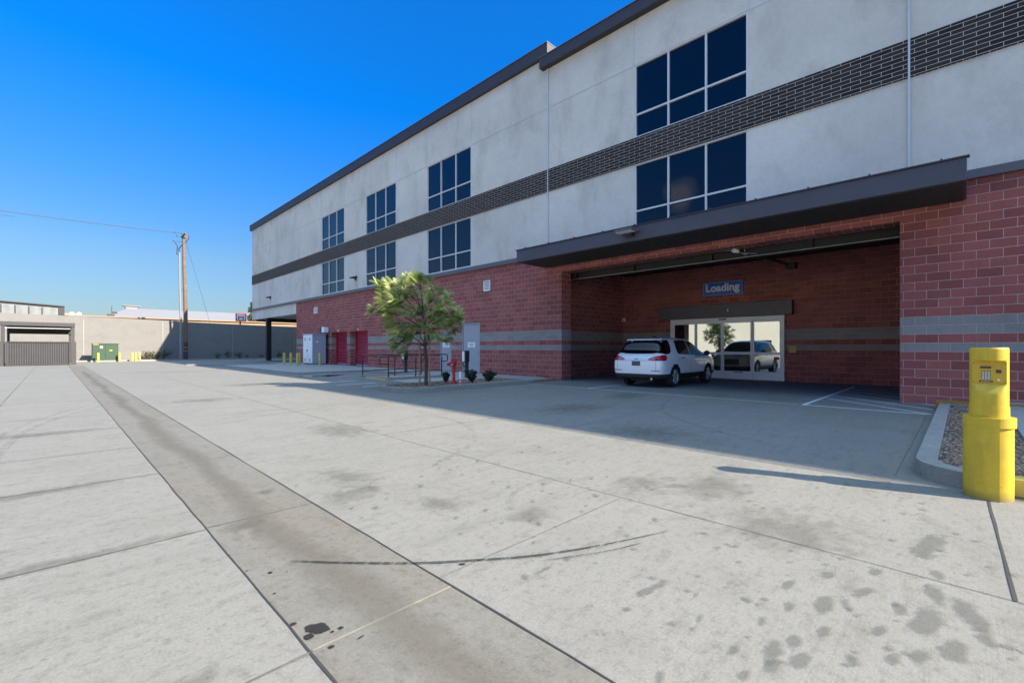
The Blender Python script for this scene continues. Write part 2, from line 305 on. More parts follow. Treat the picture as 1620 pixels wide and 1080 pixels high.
# ---------------------------------------------------------------- mesh helpers
class MB:
    def __init__(s): s.v = []; s.f = []; s.uv = {}
    def q(s, *pts, uv=None):
        i = len(s.v); s.v += [tuple(p) for p in pts]; s.f.append(tuple(range(i, i + len(pts))))
        if uv: s.uv[len(s.f) - 1] = uv
        return s
    def box(s, x0, x1, y0, y1, z0, z1):
        i = len(s.v)
        s.v += [(x, y, z) for z in (z0, z1) for y in (y0, y1) for x in (x0, x1)]
        for f in ((0, 2, 3, 1), (4, 5, 7, 6), (0, 1, 5, 4), (2, 6, 7, 3), (0, 4, 6, 2), (1, 3, 7, 5)): s.f.append(tuple(i + k for k in f))
        return s
    def tube(s, pts, rad, n=10, cap=True):
        pts = [Vector(p) for p in pts]
        if not hasattr(rad, '__len__'): rad = [rad] * len(pts)
        rings = []
        ref = None
        for k, p in enumerate(pts):
            t = (pts[min(k + 1, len(pts) - 1)] - pts[max(k - 1, 0)]).normalized()
            if ref is None: ref = Vector((1, 0, 0)) if abs(t.x) < 0.8 else Vector((0, 1, 0))
            a = (ref - t * ref.dot(t)).normalized(); ref = a; b = t.cross(a)
            r0 = len(s.v)
            for j in range(n):
                an = 2 * math.pi * j / n; s.v.append(tuple(p + (a * math.cos(an) + b * math.sin(an)) * rad[k]))
            rings.append(r0)
        for k in range(len(rings) - 1):
            for j in range(n):
                s.f.append((rings[k] + j, rings[k] + (j + 1) % n, rings[k + 1] + (j + 1) % n, rings[k + 1] + j))
        if cap:
            s.f.append(tuple(rings[0] + j for j in range(n))[::-1]); s.f.append(tuple(rings[-1] + j for j in range(n)))
        return s
    def prism(s, poly, z0, z1):
        n = len(poly); i = len(s.v)
        s.v += [(x, y, z0) for x, y in poly] + [(x, y, z1) for x, y in poly]
        s.f.append(tuple(range(i, i + n))[::-1]); s.f.append(tuple(range(i + n, i + 2 * n)))
        for k in range(n): s.f.append((i + k, i + (k + 1) % n, i + n + (k + 1) % n, i + n + k))
        return s
    def build(s, name, m, parent=None, smooth=False, bevel=0, fix=True):
        me = bpy.data.meshes.new(name)
        off = parent_world(parent)
        me.from_pydata([(x - off[0], y - off[1], z - off[2]) for x, y, z in s.v], [], s.f)
        ul = me.uv_layers.new(name='UVMap')
        for pi, poly in enumerate(me.polygons):
            nn = poly.normal; ax = max(range(3), key=lambda k: abs(nn[k]))
            for k, li in enumerate(poly.loop_indices):
                if pi in s.uv: ul.data[li].uv = s.uv[pi][k]; continue
                x, y, z = s.v[me.loops[li].vertex_index]
                ul.data[li].uv = ((y, z), (x, z), (x, y))[ax]
        if fix:
            bm = bmesh.new(); bm.from_mesh(me); bmesh.ops.recalc_face_normals(bm, faces=bm.faces); bm.to_mesh(me); bm.free()
        me.materials.append(m if not isinstance(m, str) else M[m])
        if smooth:
            me.polygons.foreach_set('use_smooth', [True] * len(me.polygons)); 
            if hasattr(me, 'set_sharp_from_angle'): me.set_sharp_from_angle(angle=R(40))
        o = bpy.data.objects.new(name, me); C.objects.link(o)
        if parent: o.parent = parent
        if bevel:
            bv = o.modifiers.new('bevel', 'BEVEL'); bv.width = bevel; bv.segments = 2; bv.limit_method = 'ANGLE'
        return o
def parent_world(p):
    v = Vector((0, 0, 0))
    while p is not None: v += p.location; p = p.parent
    return v
def tag(o, label, cat, group=None):
    o['label'] = label; o['category'] = cat
    if group: o['group'] = group
    return o
def thing(name, label, cat, loc, group=None):
    o = bpy.data.objects.new(name, None); C.objects.link(o); o.location = loc; o.empty_display_size = 0.3
    return tag(o, label, cat, group)
def struct(o): o['kind'] = 'structure'; return o
def dup(root, loc, label, rotz=0):
    r = root.copy(); C.objects.link(r); r.location = loc; r.rotation_euler = (0, 0, rotz); r['label'] = label
    for ch in list(root.children):
        c = ch.copy(); C.objects.link(c); c.parent = r
        for g in ch.children:
            d = g.copy(); C.objects.link(d); d.parent = c
    return r

# wall sheet with holes: plane const X (axis 0) or const Y (axis 1); reveals of depth d towards +axis
def wall_sheet(mb, axis, c, u0, u1, z0, z1, holes, d):
    us = sorted({u0, u1, *[h[0] for h in holes], *[h[1] for h in holes]}); zs = sorted({z0, z1, *[h[2] for h in holes], *[h[3] for h in holes]})
    P = (lambda u, z, dd=0: (c + dd, u, z)) if axis == 0 else (lambda u, z, dd=0: (u, c + dd, z))
    for a, b in zip(us, us[1:]):
        for e, f in zip(zs, zs[1:]):
            cu, cz = (a + b) / 2, (e + f) / 2
            if any(h[0] < cu < h[1] and h[2] < cz < h[3] for h in holes): continue
            mb.q(P(a, e), P(b, e), P(b, f), P(a, f))
    for h in holes:
        a, b, e, f = h[:4]
        mb.q(P(a, e), P(a, f), P(a, f, d), P(a, e, d)); mb.q(P(b, e), P(b, f), P(b, f, d), P(b, e, d))
        mb.q(P(a, f), P(b, f), P(b, f, d), P(a, f, d))
        if e > z0 + 0.01: mb.q(P(a, e), P(b, e), P(b, e, d), P(a, e, d))
    return mb

D = 14.3
# ================================================================= ground
g = MB(); g.q((-400, -400, 0), (400, -400, 0), (400, 500, 0), (-400, 500, 0)); struct(g.build('ground', 'ground'))
g = MB(); g.q((0.785, -3, .002), (1.537, -3, .002), (1.537, 46, .002), (0.785, 46, .002)); struct(g.build('gutter', 'gutter'))
g = MB(); g.q((13.3, 1.1, .002), (20.3, 1.1, .002), (20.3, 12.2, .002), (13.3, 12.2, .002)); struct(g.build('bay_floor', 'bay_floor'))
def wobble(mb, a, b, wd, z, jit=0.004, step=0.35):
    a = Vector(a); b = Vector(b); L_ = (b - a).length; n = max(1, int(L_ / step)); t = (b - a) / L_; nn = Vector((-t.y, t.x))
    pl = []
    for k in range(n + 1):
        p = a + (b - a) * k / n + nn * random.uniform(-jit, jit); w_ = wd * random.uniform(0.7, 1.3); pl.append((p - nn * w_ / 2, p + nn * w_ / 2))
    for k in range(n): mb.q((*pl[k][0], z), (*pl[k][1], z), (*pl[k + 1][1], z), (*pl[k + 1][0], z))
jd = MB(); jl = MB(); js = MB()
wobble(jd, (1.545, -3), (1.545, 46), .011, .0038); wobble(jd, (0.78, -3), (0.78, 46), .009, .0038)
wobble(jd, (3.5, -.19), (6.0, -.15), .014, .0041)
wobble(jd, (3.5, -3), (3.5, 45), .006, .0042); wobble(jl, (5.75, .5), (5.75, 11), .012, .0038); wobble(jd, (-.84, 3), (-.84, 47), .012, .0038)
for y in (1.99, 3.87, 5.97, 7.76, 9.85, 12.0, 15.6, 19.4, 24, 29, 35): wobble(jl, (-12, y), (.775, y), .012, .0040)
for y in (10.3, 14.4, 18.6, 23, 29, 36): wobble(jl, (1.55, y), (3.49, y), .014, .0040); 
wobble(jl, (1.55, 2.12), (3.49, 2.12), .008, .0040)
for y in (6.2, 10.3, 14.4, 18.6, 23): wobble(jl, (3.51, y), (8, y), .010, .0037)
for y in (-.19, 3.9, 6.3, 8.1, 10.2, 14, 20, 27, 35): wobble(jd, (.79, y), (1.535, y), .006, .0043)
wobble(js, (.79, 1.995), (1.535, 1.995), .016, .0046)
wobble(jl, (6.1, .5), (12.2, .5), .008, .0036); wobble(jl, (9.4, .5), (9.4, 10.8), .010, .0036); wobble(jl, (5.76, 4.6), (13.3, 4.6), .010, .0035); wobble(jl, (5.76, 8.5), (13.3, 8.5), .010, .0035)
struct(jd.build('pavement_joint', 'joint', fix=False)); struct(jl.build('pavement_joint', 'joint_l', fix=False)); struct(js.build('pavement_joint', 'joint_t', fix=False))

# stains and tyre rubs
zst = [0.0070]
def stain(mb, x, y, rx, ry, rot=0.0):
    zst[0] += 0.000015; c, s = math.cos(rot), math.sin(rot); k = 1.5; pts = []; uvs = []
    for u, v in ((-k, -k), (k, -k), (k, k), (-k, k)):
        pts.append((x + u * rx * c - v * ry * s, y + u * rx * s + v * ry * c, zst[0])); uvs.append((u, v))
    mb.q(*pts, uv=uvs)
oil = MB(); wet = MB(); soft = MB(); silt = MB()
for a in ((.87, 2.13, .055, .085, .4), (.815, 2.10, .03, .03, 0), (.80, 2.25, .02, .02, 0), (.945, 2.06, .016, .016, 0), (.855, 1.96, .02, .018, 0),
          (.905, 2.06, .01, .012, 0), (.83, 2.60, .012, .014, 0), (.89, 2.86, .014, .02, 0), (.80, 2.98, .008, .01, 0), (.96, 2.8, .006, .007, 0),
          (1.74, 2.15, .014, .03, .8), (1.66, 2.25, .006, .02, 1), (.98, 1.93, .03, .008, .2), (-.3, 3.1, .02, .02, 0), (-.28, 4.3, .02, .02, 0), (-.1, 2.2, .012, .012, 0)): stain(oil, *a)
for a in ((2.29, 1.20, .05, .15, -.75), (2.18, .58, .07, .07, 0), (2.33, .53, .05, .06, .5), (2.2, .48, .06, .06, 0), (2.1, .55, .05, .05, 0), (2.5, .45, .05, .06, 0),
          (2.75, .5, .07, .13, -.5), (2.93, .12, .11, .17, -.4), (2.75, .02, .08, .10, 0), (3.05, .38, .06, .09, 0), (3.18, -.02, .14, .10, .2), (3.3, .1, .10, .08, 0), (2.6, .12, .06, .09, .2),
          (2.3, .12, .05, .05, 0), (3.0, -.25, .1, .12, 0), (3.4, -.3, .12, .1, 0), (1.95, .42, .05, .05, 0), (2.86, .68, .05, .06, 0), (2.05, 1.75, .035, .06, .2), (4.1, .15, .12, .3, 1.2),
          (2.45, -.05, .05, .06, 0), (2.15, .25, .03, .04, 0), (1.7, .85, .03, .04, 0), (2.62, .62, .04, .05, 0), (2.4, .68, .03, .05, 0), (2.85, .42, .05, .08, 0), (3.0, .22, .05, .07, 0), (2.7, .27, .04, .06, 0), (2.5, .2, .04, .05, 0), (3.15, .55, .05, .05, 0), (3.4, .35, .06, .05, 0), (2.2, .9, .02, .04, 0), (2.4, 1.0, .02, .03, 0), (2.08, .7, .03, .04, 0), (1.95, .62, .03, .03, 0), (3.6, .1, .06, .07, 0), (2.95, -.08, .06, .08, 0), (2.35, .32, .04, .05, 0)): stain(wet, a[0], a[1], max(a[2], a[3] * .8) * 1.5, min(a[2], a[3]) * .62, random.uniform(-.25, .35))
for i in range(110):
    x = random.uniform(2.0, 5.6); y = random.gauss(.75, .8); r = random.uniform(.010, .028); stain(wet, x, y, r, r * random.uniform(.6, 1.3), random.random() * 3)
for i in range(60):
    x = random.uniform(1.6, 4.5); y = random.uniform(1.5, 4.5); r = random.uniform(.012, .035); stain(wet, x, y, r * .8, r * 1.5, -.8)
for a in ((2.3, 3.1, .22, .3, .4), (2.6, 2.4, .2, .2, 0), (1.9, 3.9, .3, .25, 0), (2.1, 4.4, .3, .5, .2), (3.7, .9, .5, .5, 0), (4.4, 1.7, .6, .35, 0), (4.0, 2.2, .4, .3, 0), (6.5, 3.5, .8, .9, .3),
          (8, 6, 1.2, .8, 0), (3.2, 7, .5, .9, 0), (.2, 2.1, .5, .09, .0), (.1, 3.9, .7, .10, 0), (-.3, 5.9, 1.0, .14, 0), (1.0, 3.75, .16, .14, .2), (1.35, 4.5, .13, .10, .2), (11.0, 6.5, 1.2, .6, .2),
          (-.2, 9.9, 1, .3, 0), (2.6, 13.5, .9, .5, 0), (5, 18, 1.2, .8, .3)): stain(soft, *a)
prev = None
for i in range(120):
    y = -1.5 + i * .3; cx0 = 1.16 + .03 * math.sin(y * 1.3) + .02 * math.sin(y * 3.1); hw = .24 + .05 * math.sin(y * .9)
    if prev: silt.q((prev[1] - prev[2], prev[0], .0068), (prev[1] + prev[2], prev[0], .0068), (cx0 + hw, y, .0068), (cx0 - hw, y, .0068), uv=((0, -1.5), (0, 1.5), (0, 1.5), (0, -1.5)))
    prev = (y, cx0, hw)
for i, (x, y, rx, ry) in enumerate(((3.5, 31, 2.2, .35), (5.4, 30, 2.0, .4), (-1, 38, .9, .3), (-.1, 41, 1.0, .25), (-.6, 43.5, .9, .22))): stain(soft, x, y, rx, ry)
struct(oil.build('oil_stain', 'st_oil', fix=False)); struct(wet.build('damp_stain', 'st_wet', fix=False)); struct(soft.build('soft_stain', 'st_soft', fix=False)); struct(silt.build('silt_stain', 'st_brown', fix=False))
def ribbon(mb, pts, wd, z, taper=True):
    pts = [Vector(p) for p in pts]; fine = []
    for k in range(len(pts) - 1):
        p0 = pts[max(k - 1, 0)]; p1 = pts[k]; p2 = pts[k + 1]; p3 = pts[min(k + 2, len(pts) - 1)]
        for j in range(6):
            t = j / 6; fine.append(.5 * ((2 * p1) + (p2 - p0) * t + (2 * p0 - 5 * p1 + 4 * p2 - p3) * t * t + (3 * p1 - p0 - 3 * p2 + p3) * t ** 3))
    fine.append(pts[-1]); n = len(fine); pl = []
    for k, p in enumerate(fine):
        t = (fine[min(k + 1, n - 1)] - fine[max(k - 1, 0)]).normalized(); nn = Vector((-t.y, t.x)); u = k / (n - 1)
        w_ = wd * (min(1, 6 * u, 6 * (1 - u)) * .8 + .2 if taper else 1); pl.append((p - nn * w_ / 2, p + nn * w_ / 2))
    for k in range(n - 1): mb.q((*pl[k][0], z), (*pl[k][1], z), (*pl[k + 1][1], z), (*pl[k + 1][0], z))
tr = MB(); ribbon(tr, [(1.02, 2.92), (1.1, 2.83), (1.23, 2.68), (1.54, 2.36), (1.82, 2.13), (2.14, 1.9), (2.54, 1.7), (3.07, 1.49)], .017, .0122)
ribbon(tr, [(2.1, 1.83), (2.5, 1.62), (2.78, 1.52)], .007, .0123)
struct(tr.build('tyre_mark', 'tyre', fix=False))
sc = MB()
ribbon(sc, [(-.5, 7.5), (-.35, 10), (.1, 12), (.9, 14), (2.2, 16)], .10, .0125, False); ribbon(sc, [(-.7, 7.6), (-.55, 10.1), (-.1, 12.2), (.7, 14.3), (2, 16.4)], .07, .0126, False)
ribbon(sc, [(3, 4.2), (4.2, 4.9), (5, 6.2), (5.3, 8)], .08, .0127, False); ribbon(sc, [(2.0, 9), (3.5, 9.8), (5.5, 10.0), (7, 9.3)], .08, .0128, False)
ribbon(sc, [(2, 12.5), (4, 13.5), (6.2, 13.8), (8, 13.2)], .12, .0129, False); ribbon(sc, [(6.5, 1.2), (7.5, 3.0), (9, 4.5), (12, 5.6)], .08, .0130, False)
ribbon(sc, [(2.6, 2.6), (3.0, 2.9), (3.6, 2.95)], .05, .0132, False)
struct(sc.build('faint_tyre_mark', 'scuff', fix=False))
# painted lines in and in front of the bay
pl = MB()
def line(x0, y0, x1, y1, wd=.09, z=.0055):
    a = Vector((x0, y0)); b = Vector((x1, y1)); t = (b - a).normalized(); n_ = Vector((-t.y, t.x)) * wd / 2
    pl.q((*(a - n_), z), (*(b - n_), z), (*(b + n_), z), (*(a + n_), z))
line(12.05, 2.6, 19.0, 2.6); line(12.1, .5, 12.1, 2.55, .09, .0057); line(12.15, 8.6, 19, 8.6)
for i in range(7): line(12.15 + i * .95, .45, 14.1 + i * .95, 2.5, .07, .0058 + i * .0001)
line(12.1, 2.7, 12.1, 11.8, .05, .0056)
for i in range(3): line(9.2, 18.6 + i * 1.9, 12.0, 18.6 + i * 1.9, .09)
line(7.0, 15.6, 8.5, 15.6); line(7.0, 17.2, 8.5, 17.2); line(7.3, 14.3, 8.6, 14.3)
struct(pl.build('pavement_marking', 'paintline', fix=False))
pd = MB(); pts = []
for k in range(26):
    a = 2 * math.pi * k / 26; rr = 1 + .18 * math.sin(3 * a) + .1 * math.sin(7 * a); pts.append((8.9 + 1.0 * rr * math.cos(a), 21.3 + .55 * rr * math.sin(a), .008))
pd.q(*pts); struct(pd.build('puddle', 'puddle', fix=False))

# raised walks, island, curbs
def rounded(x0, x1, y0, y1, r, n=6, corners=(1, 1, 1, 1)):
    out = []
    for (cx, cy, a0), on in zip(((x0 + r, y0 + r, 180), (x1 - r, y0 + r, 270), (x1 - r, y1 - r, 0), (x0 + r, y1 - r, 90)), corners):
        if on: out += [(cx + r * math.cos(R(a0 + 90 * k / n)), cy + r * math.sin(R(a0 + 90 * k / n))) for k in range(n + 1)]
        else: out.append((x0 if cx < (x0 + x1) / 2 else x1, y0 if cy < (y0 + y1) / 2 else y1))
    return out
wk = MB(); wk.box(12.2, D + .3, 12.4, 39.4, -.1, .10); wk.box(8.8, 12.2, 13.3, 17.7, -.1, .098); wk.box(8.4, 12.2, 23.2, 36.5, -.1, .10)
wk.q((12.5, 11.5, .008), (14.28, 11.5, .008), (14.28, 12.4, .1), (12.5, 12.4, .1))
struct(wk.build('sidewalk', 'walk'))
wj = MB()
for y in (15, 18, 21, 24, 27, 30, 33, 36): wj.q((12.22, y, .104), (14.28, y, .104), (14.28, y + .015, .104), (12.22, y + .015, .104))
struct(wj.build('sidewalk_joint', 'joint_l', fix=False))
def curb_ring(mb, outer, inner, z0, z1):
    n = len(outer)
    for k in range(n):
        a, b = k, (k + 1) % n
        mb.q((*outer[a], z0), (*outer[b], z0), (*outer[b], z1), (*outer[a], z1)); mb.q((*outer[a], z1), (*outer[b], z1), (*inner[b], z1), (*inner[a], z1))
        mb.q((*inner[a], z1), (*inner[b], z1), (*inner[b], z0), (*inner[a], z0))
ic = MB()
o1 = rounded(7.0, 12.5, 11.25, 13.29, .9, 8, (1, 0, 0, 1)); i1 = rounded(7.2, 12.3, 11.45, 13.12, .72, 8, (1, 0, 0, 1))
curb_ring(ic, o1, i1, 0, .14); struct(ic.build('island_curb', 'curb', bevel=0))
im = MB(); im.q(*[(x, y, .12) for x, y in i1]); struct(im.build('island_mulch', 'mulch', fix=False))
c2 = MB(); o2 = rounded(5.95, 13.2, -4, .36, .55, 8, (0, 0, 0, 1)); i2 = rounded(6.13, 13.05, -3.8, .19, .4, 8, (0, 0, 0, 1))
curb_ring(c2, o2, i2, 0, .15); struct(c2.build('planter_curb', 'curb'))
m2 = MB(); m2.q(*[(x, y, .125) for x, y in i2]); struct(m2.build('planter_mulch', 'mulch', fix=False))
yc = MB(); yc.box(5.935, 6.135, -4, -.28, .01, .156); struct(yc.build('painted_curb', 'boll'))
ws = MB(); ws.box(7.9, 14.28, -4, -.55, .0, .165); struct(ws.build('planter_walk', 'walk'))
fc = MB(); fc.box(1.4, 30, 58.3, 58.5, 0, .13); fc.box(6.0, 12.5, 57.2, 57.35, 0, .10)
struct(fc.build('far_curb', 'curb'))
fd = MB(); fd.box(1.4, 8.6, 58.5, 59.8, 0, .12); struct(fd.build('far_planting_bed', 'tan'))
lc = MB(); lc.prism([(6.8, 40.0), (7.3, 39.6), (11.4, 35.9), (11.6, 36.2), (7.4, 40.3)], 0, .12); struct(lc.build('lot_curb', 'curb'))
td = MB()
td.box(12.6, 14.2, 11.55, 12.3, .02, .05)
for i in range(14):
    for j in range(6): td.box(12.66 + i * .11, 12.70 + i * .11, 11.6 + j * .11, 11.64 + j * .11, .05, .058)
a_ = td.build('tactile_paving', 'dome'); struct(a_)
td = MB(); td.box(9.0, 9.75, 15.5, 17.3, .095, .104); struct(td.build('tactile_paving', 'dome'))
td = MB(); td.box(13.25, 13.7, -1.4, .42, .02, .17); struct(td.build('tactile_paving', 'dome'))

def pebbles(name, spots, zb, label):
    vv = []; ff = []; ti = []
    for (x, y, r_) in spots:
        j = len(vv); a0 = random.random() * 3; hx = r_ * random.uniform(.7, 1.3); hy = r_ * random.uniform(.6, 1); hz = r_ * random.uniform(.35, .7)
        for k in range(5): a = a0 + k * 1.2566; vv.append((x + hx * math.cos(a), y + hy * math.sin(a), zb + hz * .3))
        for k in range(5): a = a0 + .4 + k * 1.2566; vv.append((x + .6 * hx * math.cos(a), y + .6 * hy * math.sin(a), zb + hz * random.uniform(.8, 1.1)))
        tn = random.random()
        for k in range(5): k2 = (k + 1) % 5; ff.append((j + k, j + k2, j + 5 + k2, j + 5 + k)); ti.append(tn)
        ff.append(tuple(j + 5 + k for k in range(5))); ti.append(tn)
    me = bpy.data.meshes.new(name); me.from_pydata(vv, [], ff); at = me.attributes.new('tint', 'FLOAT', 'FACE'); at.data.foreach_set('value', ti); me.materials.append(M['pebble'])
    o = bpy.data.objects.new(name, me); C.objects.link(o); o['kind'] = 'stuff'; o['label'] = label; return o
M['pebble'] = leafmat('pebble', (0.05, 0.03, 0.018), (0.40, 0.27, 0.18), 0.0)
pebbles('gravel', [(random.uniform(6.2, 12.9), random.uniform(-.54, .15), random.uniform(.012, .03)) for _ in range(7000)], .125, 'brown gravel filling the planter behind the yellow kiosk')
pebbles('gravel', [(random.uniform(7.45, 12.2), random.uniform(11.5, 13.05), random.uniform(.015, .04)) for _ in range(4000)], .12, 'brown gravel filling the tree island')
# ================================================================= storage building
B = thing('storage_building', 'long three storey building with red block base and grey stucco upper floors', 'building', (D, 12, 0))
rolls = [(27.28, 29.76, .1, 2.44), (30.24, 32.77, .1, 2.44)]
gdoors = [(18.54, 19.51, .1, 2.2), (16.34, 17.67, .1, 2.52)]
mb = MB()
wall_sheet(mb, 0, D, -25, 39.5, 0, 5.03, [(1.08, 11.39, 0, 4.34)], .6)
# cut roll-up and door holes by rebuilding the far part
mb = MB()
wall_sheet(mb, 0, D, -25, 12.0, 0, 5.03, [(1.08, 11.39, 0, 4.34)], .6)
wall_sheet(mb, 0, D, 12.0, 22.0, 0, 5.03, gdoors, .12)
wall_sheet(mb, 0, D, 22.0, 39.5, 0, 5.03, rolls, .5)
mb.q((D, 39.5, 0), (D + 29, 39.5, 0), (D + 29, 39.5, 5.03), (D, 39.5, 5.03))
# bay interior: pier backs, left side wall, right side wall, back wall
mb.q((D + .6, 11.39, 0), (D + .6, 12.2, 0), (D + .6, 12.2, 4.9), (D + .6, 11.39, 4.9)); mb.q((D + .6, .3, 0), (D + .6, 1.08, 0), (D + .6, 1.08, 4.9), (D + .6, .3, 4.9))
mb.q((D + .6, 12.2, 0), (20.3, 12.2, 0), (20.3, 12.2, 5.0), (D + .6, 12.2, 5.0)); mb.q((D + .6, .3, 0), (20.3, .3, 0), (20.3, .3, 5.0), (D + .6, .3, 5.0))
mb.q((D + .6, 1.08, 4.34), (D + .6, 11.39, 4.34), (D + .6, 11.39, 5.0), (D + .6, 1.08, 5.0))
wall_sheet(mb, 0, 20.3, .3, 12.2, 0, 5.0, [(4.98, 9.65, 0, 2.6)], .3)
mb.build('block_wall', 'cmu', B, fix=False)
# stucco upper floors
colw = [(4.46, 8.15), (16.95, 20.66), (23.82, 27.53), (30.62, 34.44)]
wins = []
for a, b in colw: wins += [(a, b, 5.25, 7.69), (a, b, 8.60, 11.14)]
mb = MB(); DS = D - .02
wall_sheet(mb, 0, DS, -25, 51.4, 5.1, 13.3, wins, .14)
wall_sheet(mb, 0, DS, 39.5, 51.4, 4.14, 5.1, [], .1)
mb.q((DS, 51.4, 4.14), (44, 51.4, 4.14), (44, 51.4, 13.3), (DS, 51.4, 13.3)); mb.q((DS, -25, 0), (44, -25, 0), (44, -25, 13.3), (DS, -25, 13.3)); mb.q((44, -25, 0), (44, 51.4, 0), (44, 51.4, 13.3), (44, -25, 13.3))
mb.q((DS, 39.5, 4.14), (44, 39.5, 4.14), (44, 51.4, 4.14), (DS, 51.4, 4.14)); mb.box(DS, 44, -25, -6.9, 13.3, 16.0)
mb.build('stucco_wall', 'stucco', B, fix=False)
rf = MB(); rf.box(DS + .25, 43.9, -24.9, 51.3, 12.7, 13.0); rf.box(D + .3, 20.6, .4, 12.1, 4.86, 4.98); rf.build('roof', 'soffit', B)
# coping
cp = MB(); cp.box(D - .17, D + .5, 12.0, 51.75, 13.2, 13.72); cp.box(D - .165, 44.3, 51.4, 51.76, 13.22, 13.70); cp.build('coping', 'coping', B, bevel=.015)
cp = MB(); cp.box(D - .27, D + .4, -6.9, 12.35, 12.72, 13.15); cp.box(D - .28, D + .4, -25, -6.9, 16.0, 16.4); cp.build('coping', 'coping', B, bevel=.015)
ct = MB(); ct.box(D - .19, D + .52, 11.99, 51.77, 13.72, 13.75); ct.box(D - .29, D + .42, -6.9, 12.36, 13.15, 13.18); ct.build('coping_cap', 'ledge', B)
# ledge, brick band, reveals
ld = MB(); ld.box(D - .11, D + .02, -25, -.06, 5.02, 5.22); ld.box(D - .11, D + .02, 12.26, 51.42, 5.02, 5.22); ld.build('ledge', 'ledge', B, bevel=.01)
bb = MB(); bb.box(DS - .035, DS + .02, -25, 51.41, 7.69, 8.60); bb.build('brick_band', 'dark_brick', B)
rv = MB(); rx = DS - .012
def vj(y, z0, z1, wd=.035): rv.box(rx, DS + .01, y - wd / 2, y + wd / 2, z0, z1)
def strip(*a): m__ = MB(); m__.box(*a); m__.build('reveal_strip', 'reveal', B)
for y in (8.17, 4.44, 20.68, 16.93, 27.55, 23.8, 34.46, 30.6): strip(rx, DS + .01, y - .0175, y + .0175, 11.16, 13.25)
for y in (39.8, 43.91, 47.75): strip(rx, DS + .01, y - .0175, y + .0175, 8.6, 11.125); strip(rx, DS + .01, y - .0175, y + .0175, 11.16, 13.2); strip(rx, DS + .01, y - .0175, y + .0175, 5.22, 7.69)
strip(rx, DS + .01, 43.89, 43.93, 4.14, 5.02)
for a, b in ((-25, 4.42), (8.19, 16.91), (20.70, 23.78), (27.57, 30.58), (34.48, 51.4)): strip(rx, DS + .01, a, b, 11.125, 11.16)
for y in (12.07, .91): strip(DS - .05, DS + .01, y - .02, y + .02, 5.06, 12.75)
# windows
for a, b in colw:
    for z0, z1 in ((5.25, 7.69), (8.60, 11.14)):
        zm = z0 + .81; fw = .055; xo, xi = DS + .015, DS + .11
        f = MB(); third = (b - a) / 3
        f.box(xo, xi, a, b, z0, z0 + fw); f.box(xo, xi, a, b, z1 - fw, z1)
        f.box(xo, xi, a, a + fw, z0 + fw, z1 - fw); f.box(xo, xi, b - fw, b, z0 + fw, z1 - fw)
        for k in (1, 2): f.box(xo + .004, xi - .004, a + k * third - fw / 2, a + k * third + fw / 2, z0 + fw, z1 - fw)
        for k in range(3):
            l_ = a + fw if k == 0 else a + k * third + fw / 2; r_ = b - fw if k == 2 else a + (k + 1) * third - fw / 2
            f.box(xo + .006, xi - .006, l_, r_, zm - fw / 2, zm + fw / 2)
        wf = f.build('window', 'frame', B)
        gl = MB()
        for k in range(3):
            for e, h_ in ((z0, zm), (zm, z1)):
                t1, t2 = random.uniform(-.003, .003), random.uniform(-.003, .003); y0_, y1_ = a + k * third + .01, a + (k + 1) * third - .01
                gl.q((DS + .085 + t1, y0_, e + .01), (DS + .085 + t2, y1_, e + .01), (DS + .085 + t2, y1_, h_ - .01), (DS + .085 + t1, y0_, h_ - .01))
        gl.build('pane', 'glass', wf, fix=False)
# canopy over the loading bay
cn = MB(); cn.box(12.6, D - .02, -.05, 12.25, 4.60, 5.05)
can = cn.build('canopy', 'canopy', B, bevel=.012)
s_ = MB(); s_.box(12.66, D - .01, 0, 12.2, 4.585, 4.598)
for i in range(40): s_.box(12.66, D - .01, .15 + i * .305, .17 + i * .305, 4.578, 4.585)
s_.build('soffit', 'soffit', can)
s_ = MB(); s_.box(12.57, 12.7, -.09, 12.29, 5.05, 5.08)
for i in range(11): s_.box(12.60, 13.0, .3 + i * 1.15, .33 + i * 1.15, 5.08, 5.12)
s_.build('cap_flashing', 'coping', can)
# steel beam behind the lintel
st = MB(); y0_, y1_ = 0.35, 12.15
st.box(15.02, 15.06, y0_, y1_, 4.10, 4.84); st.box(14.93, 15.15, y0_, y1_, 4.06, 4.10)
for y in (8.6, 5.8, 3.05, 11.2): st.box(14.93, 15.02, y - .06, y + .06, 4.10, 4.84)
st.build('steel_beam', 'steel', B)
st = MB(); st.box(14.905, 14.928, y0_, y1_, 4.075, 4.09); st.build('beam_edge', 'galv', B)
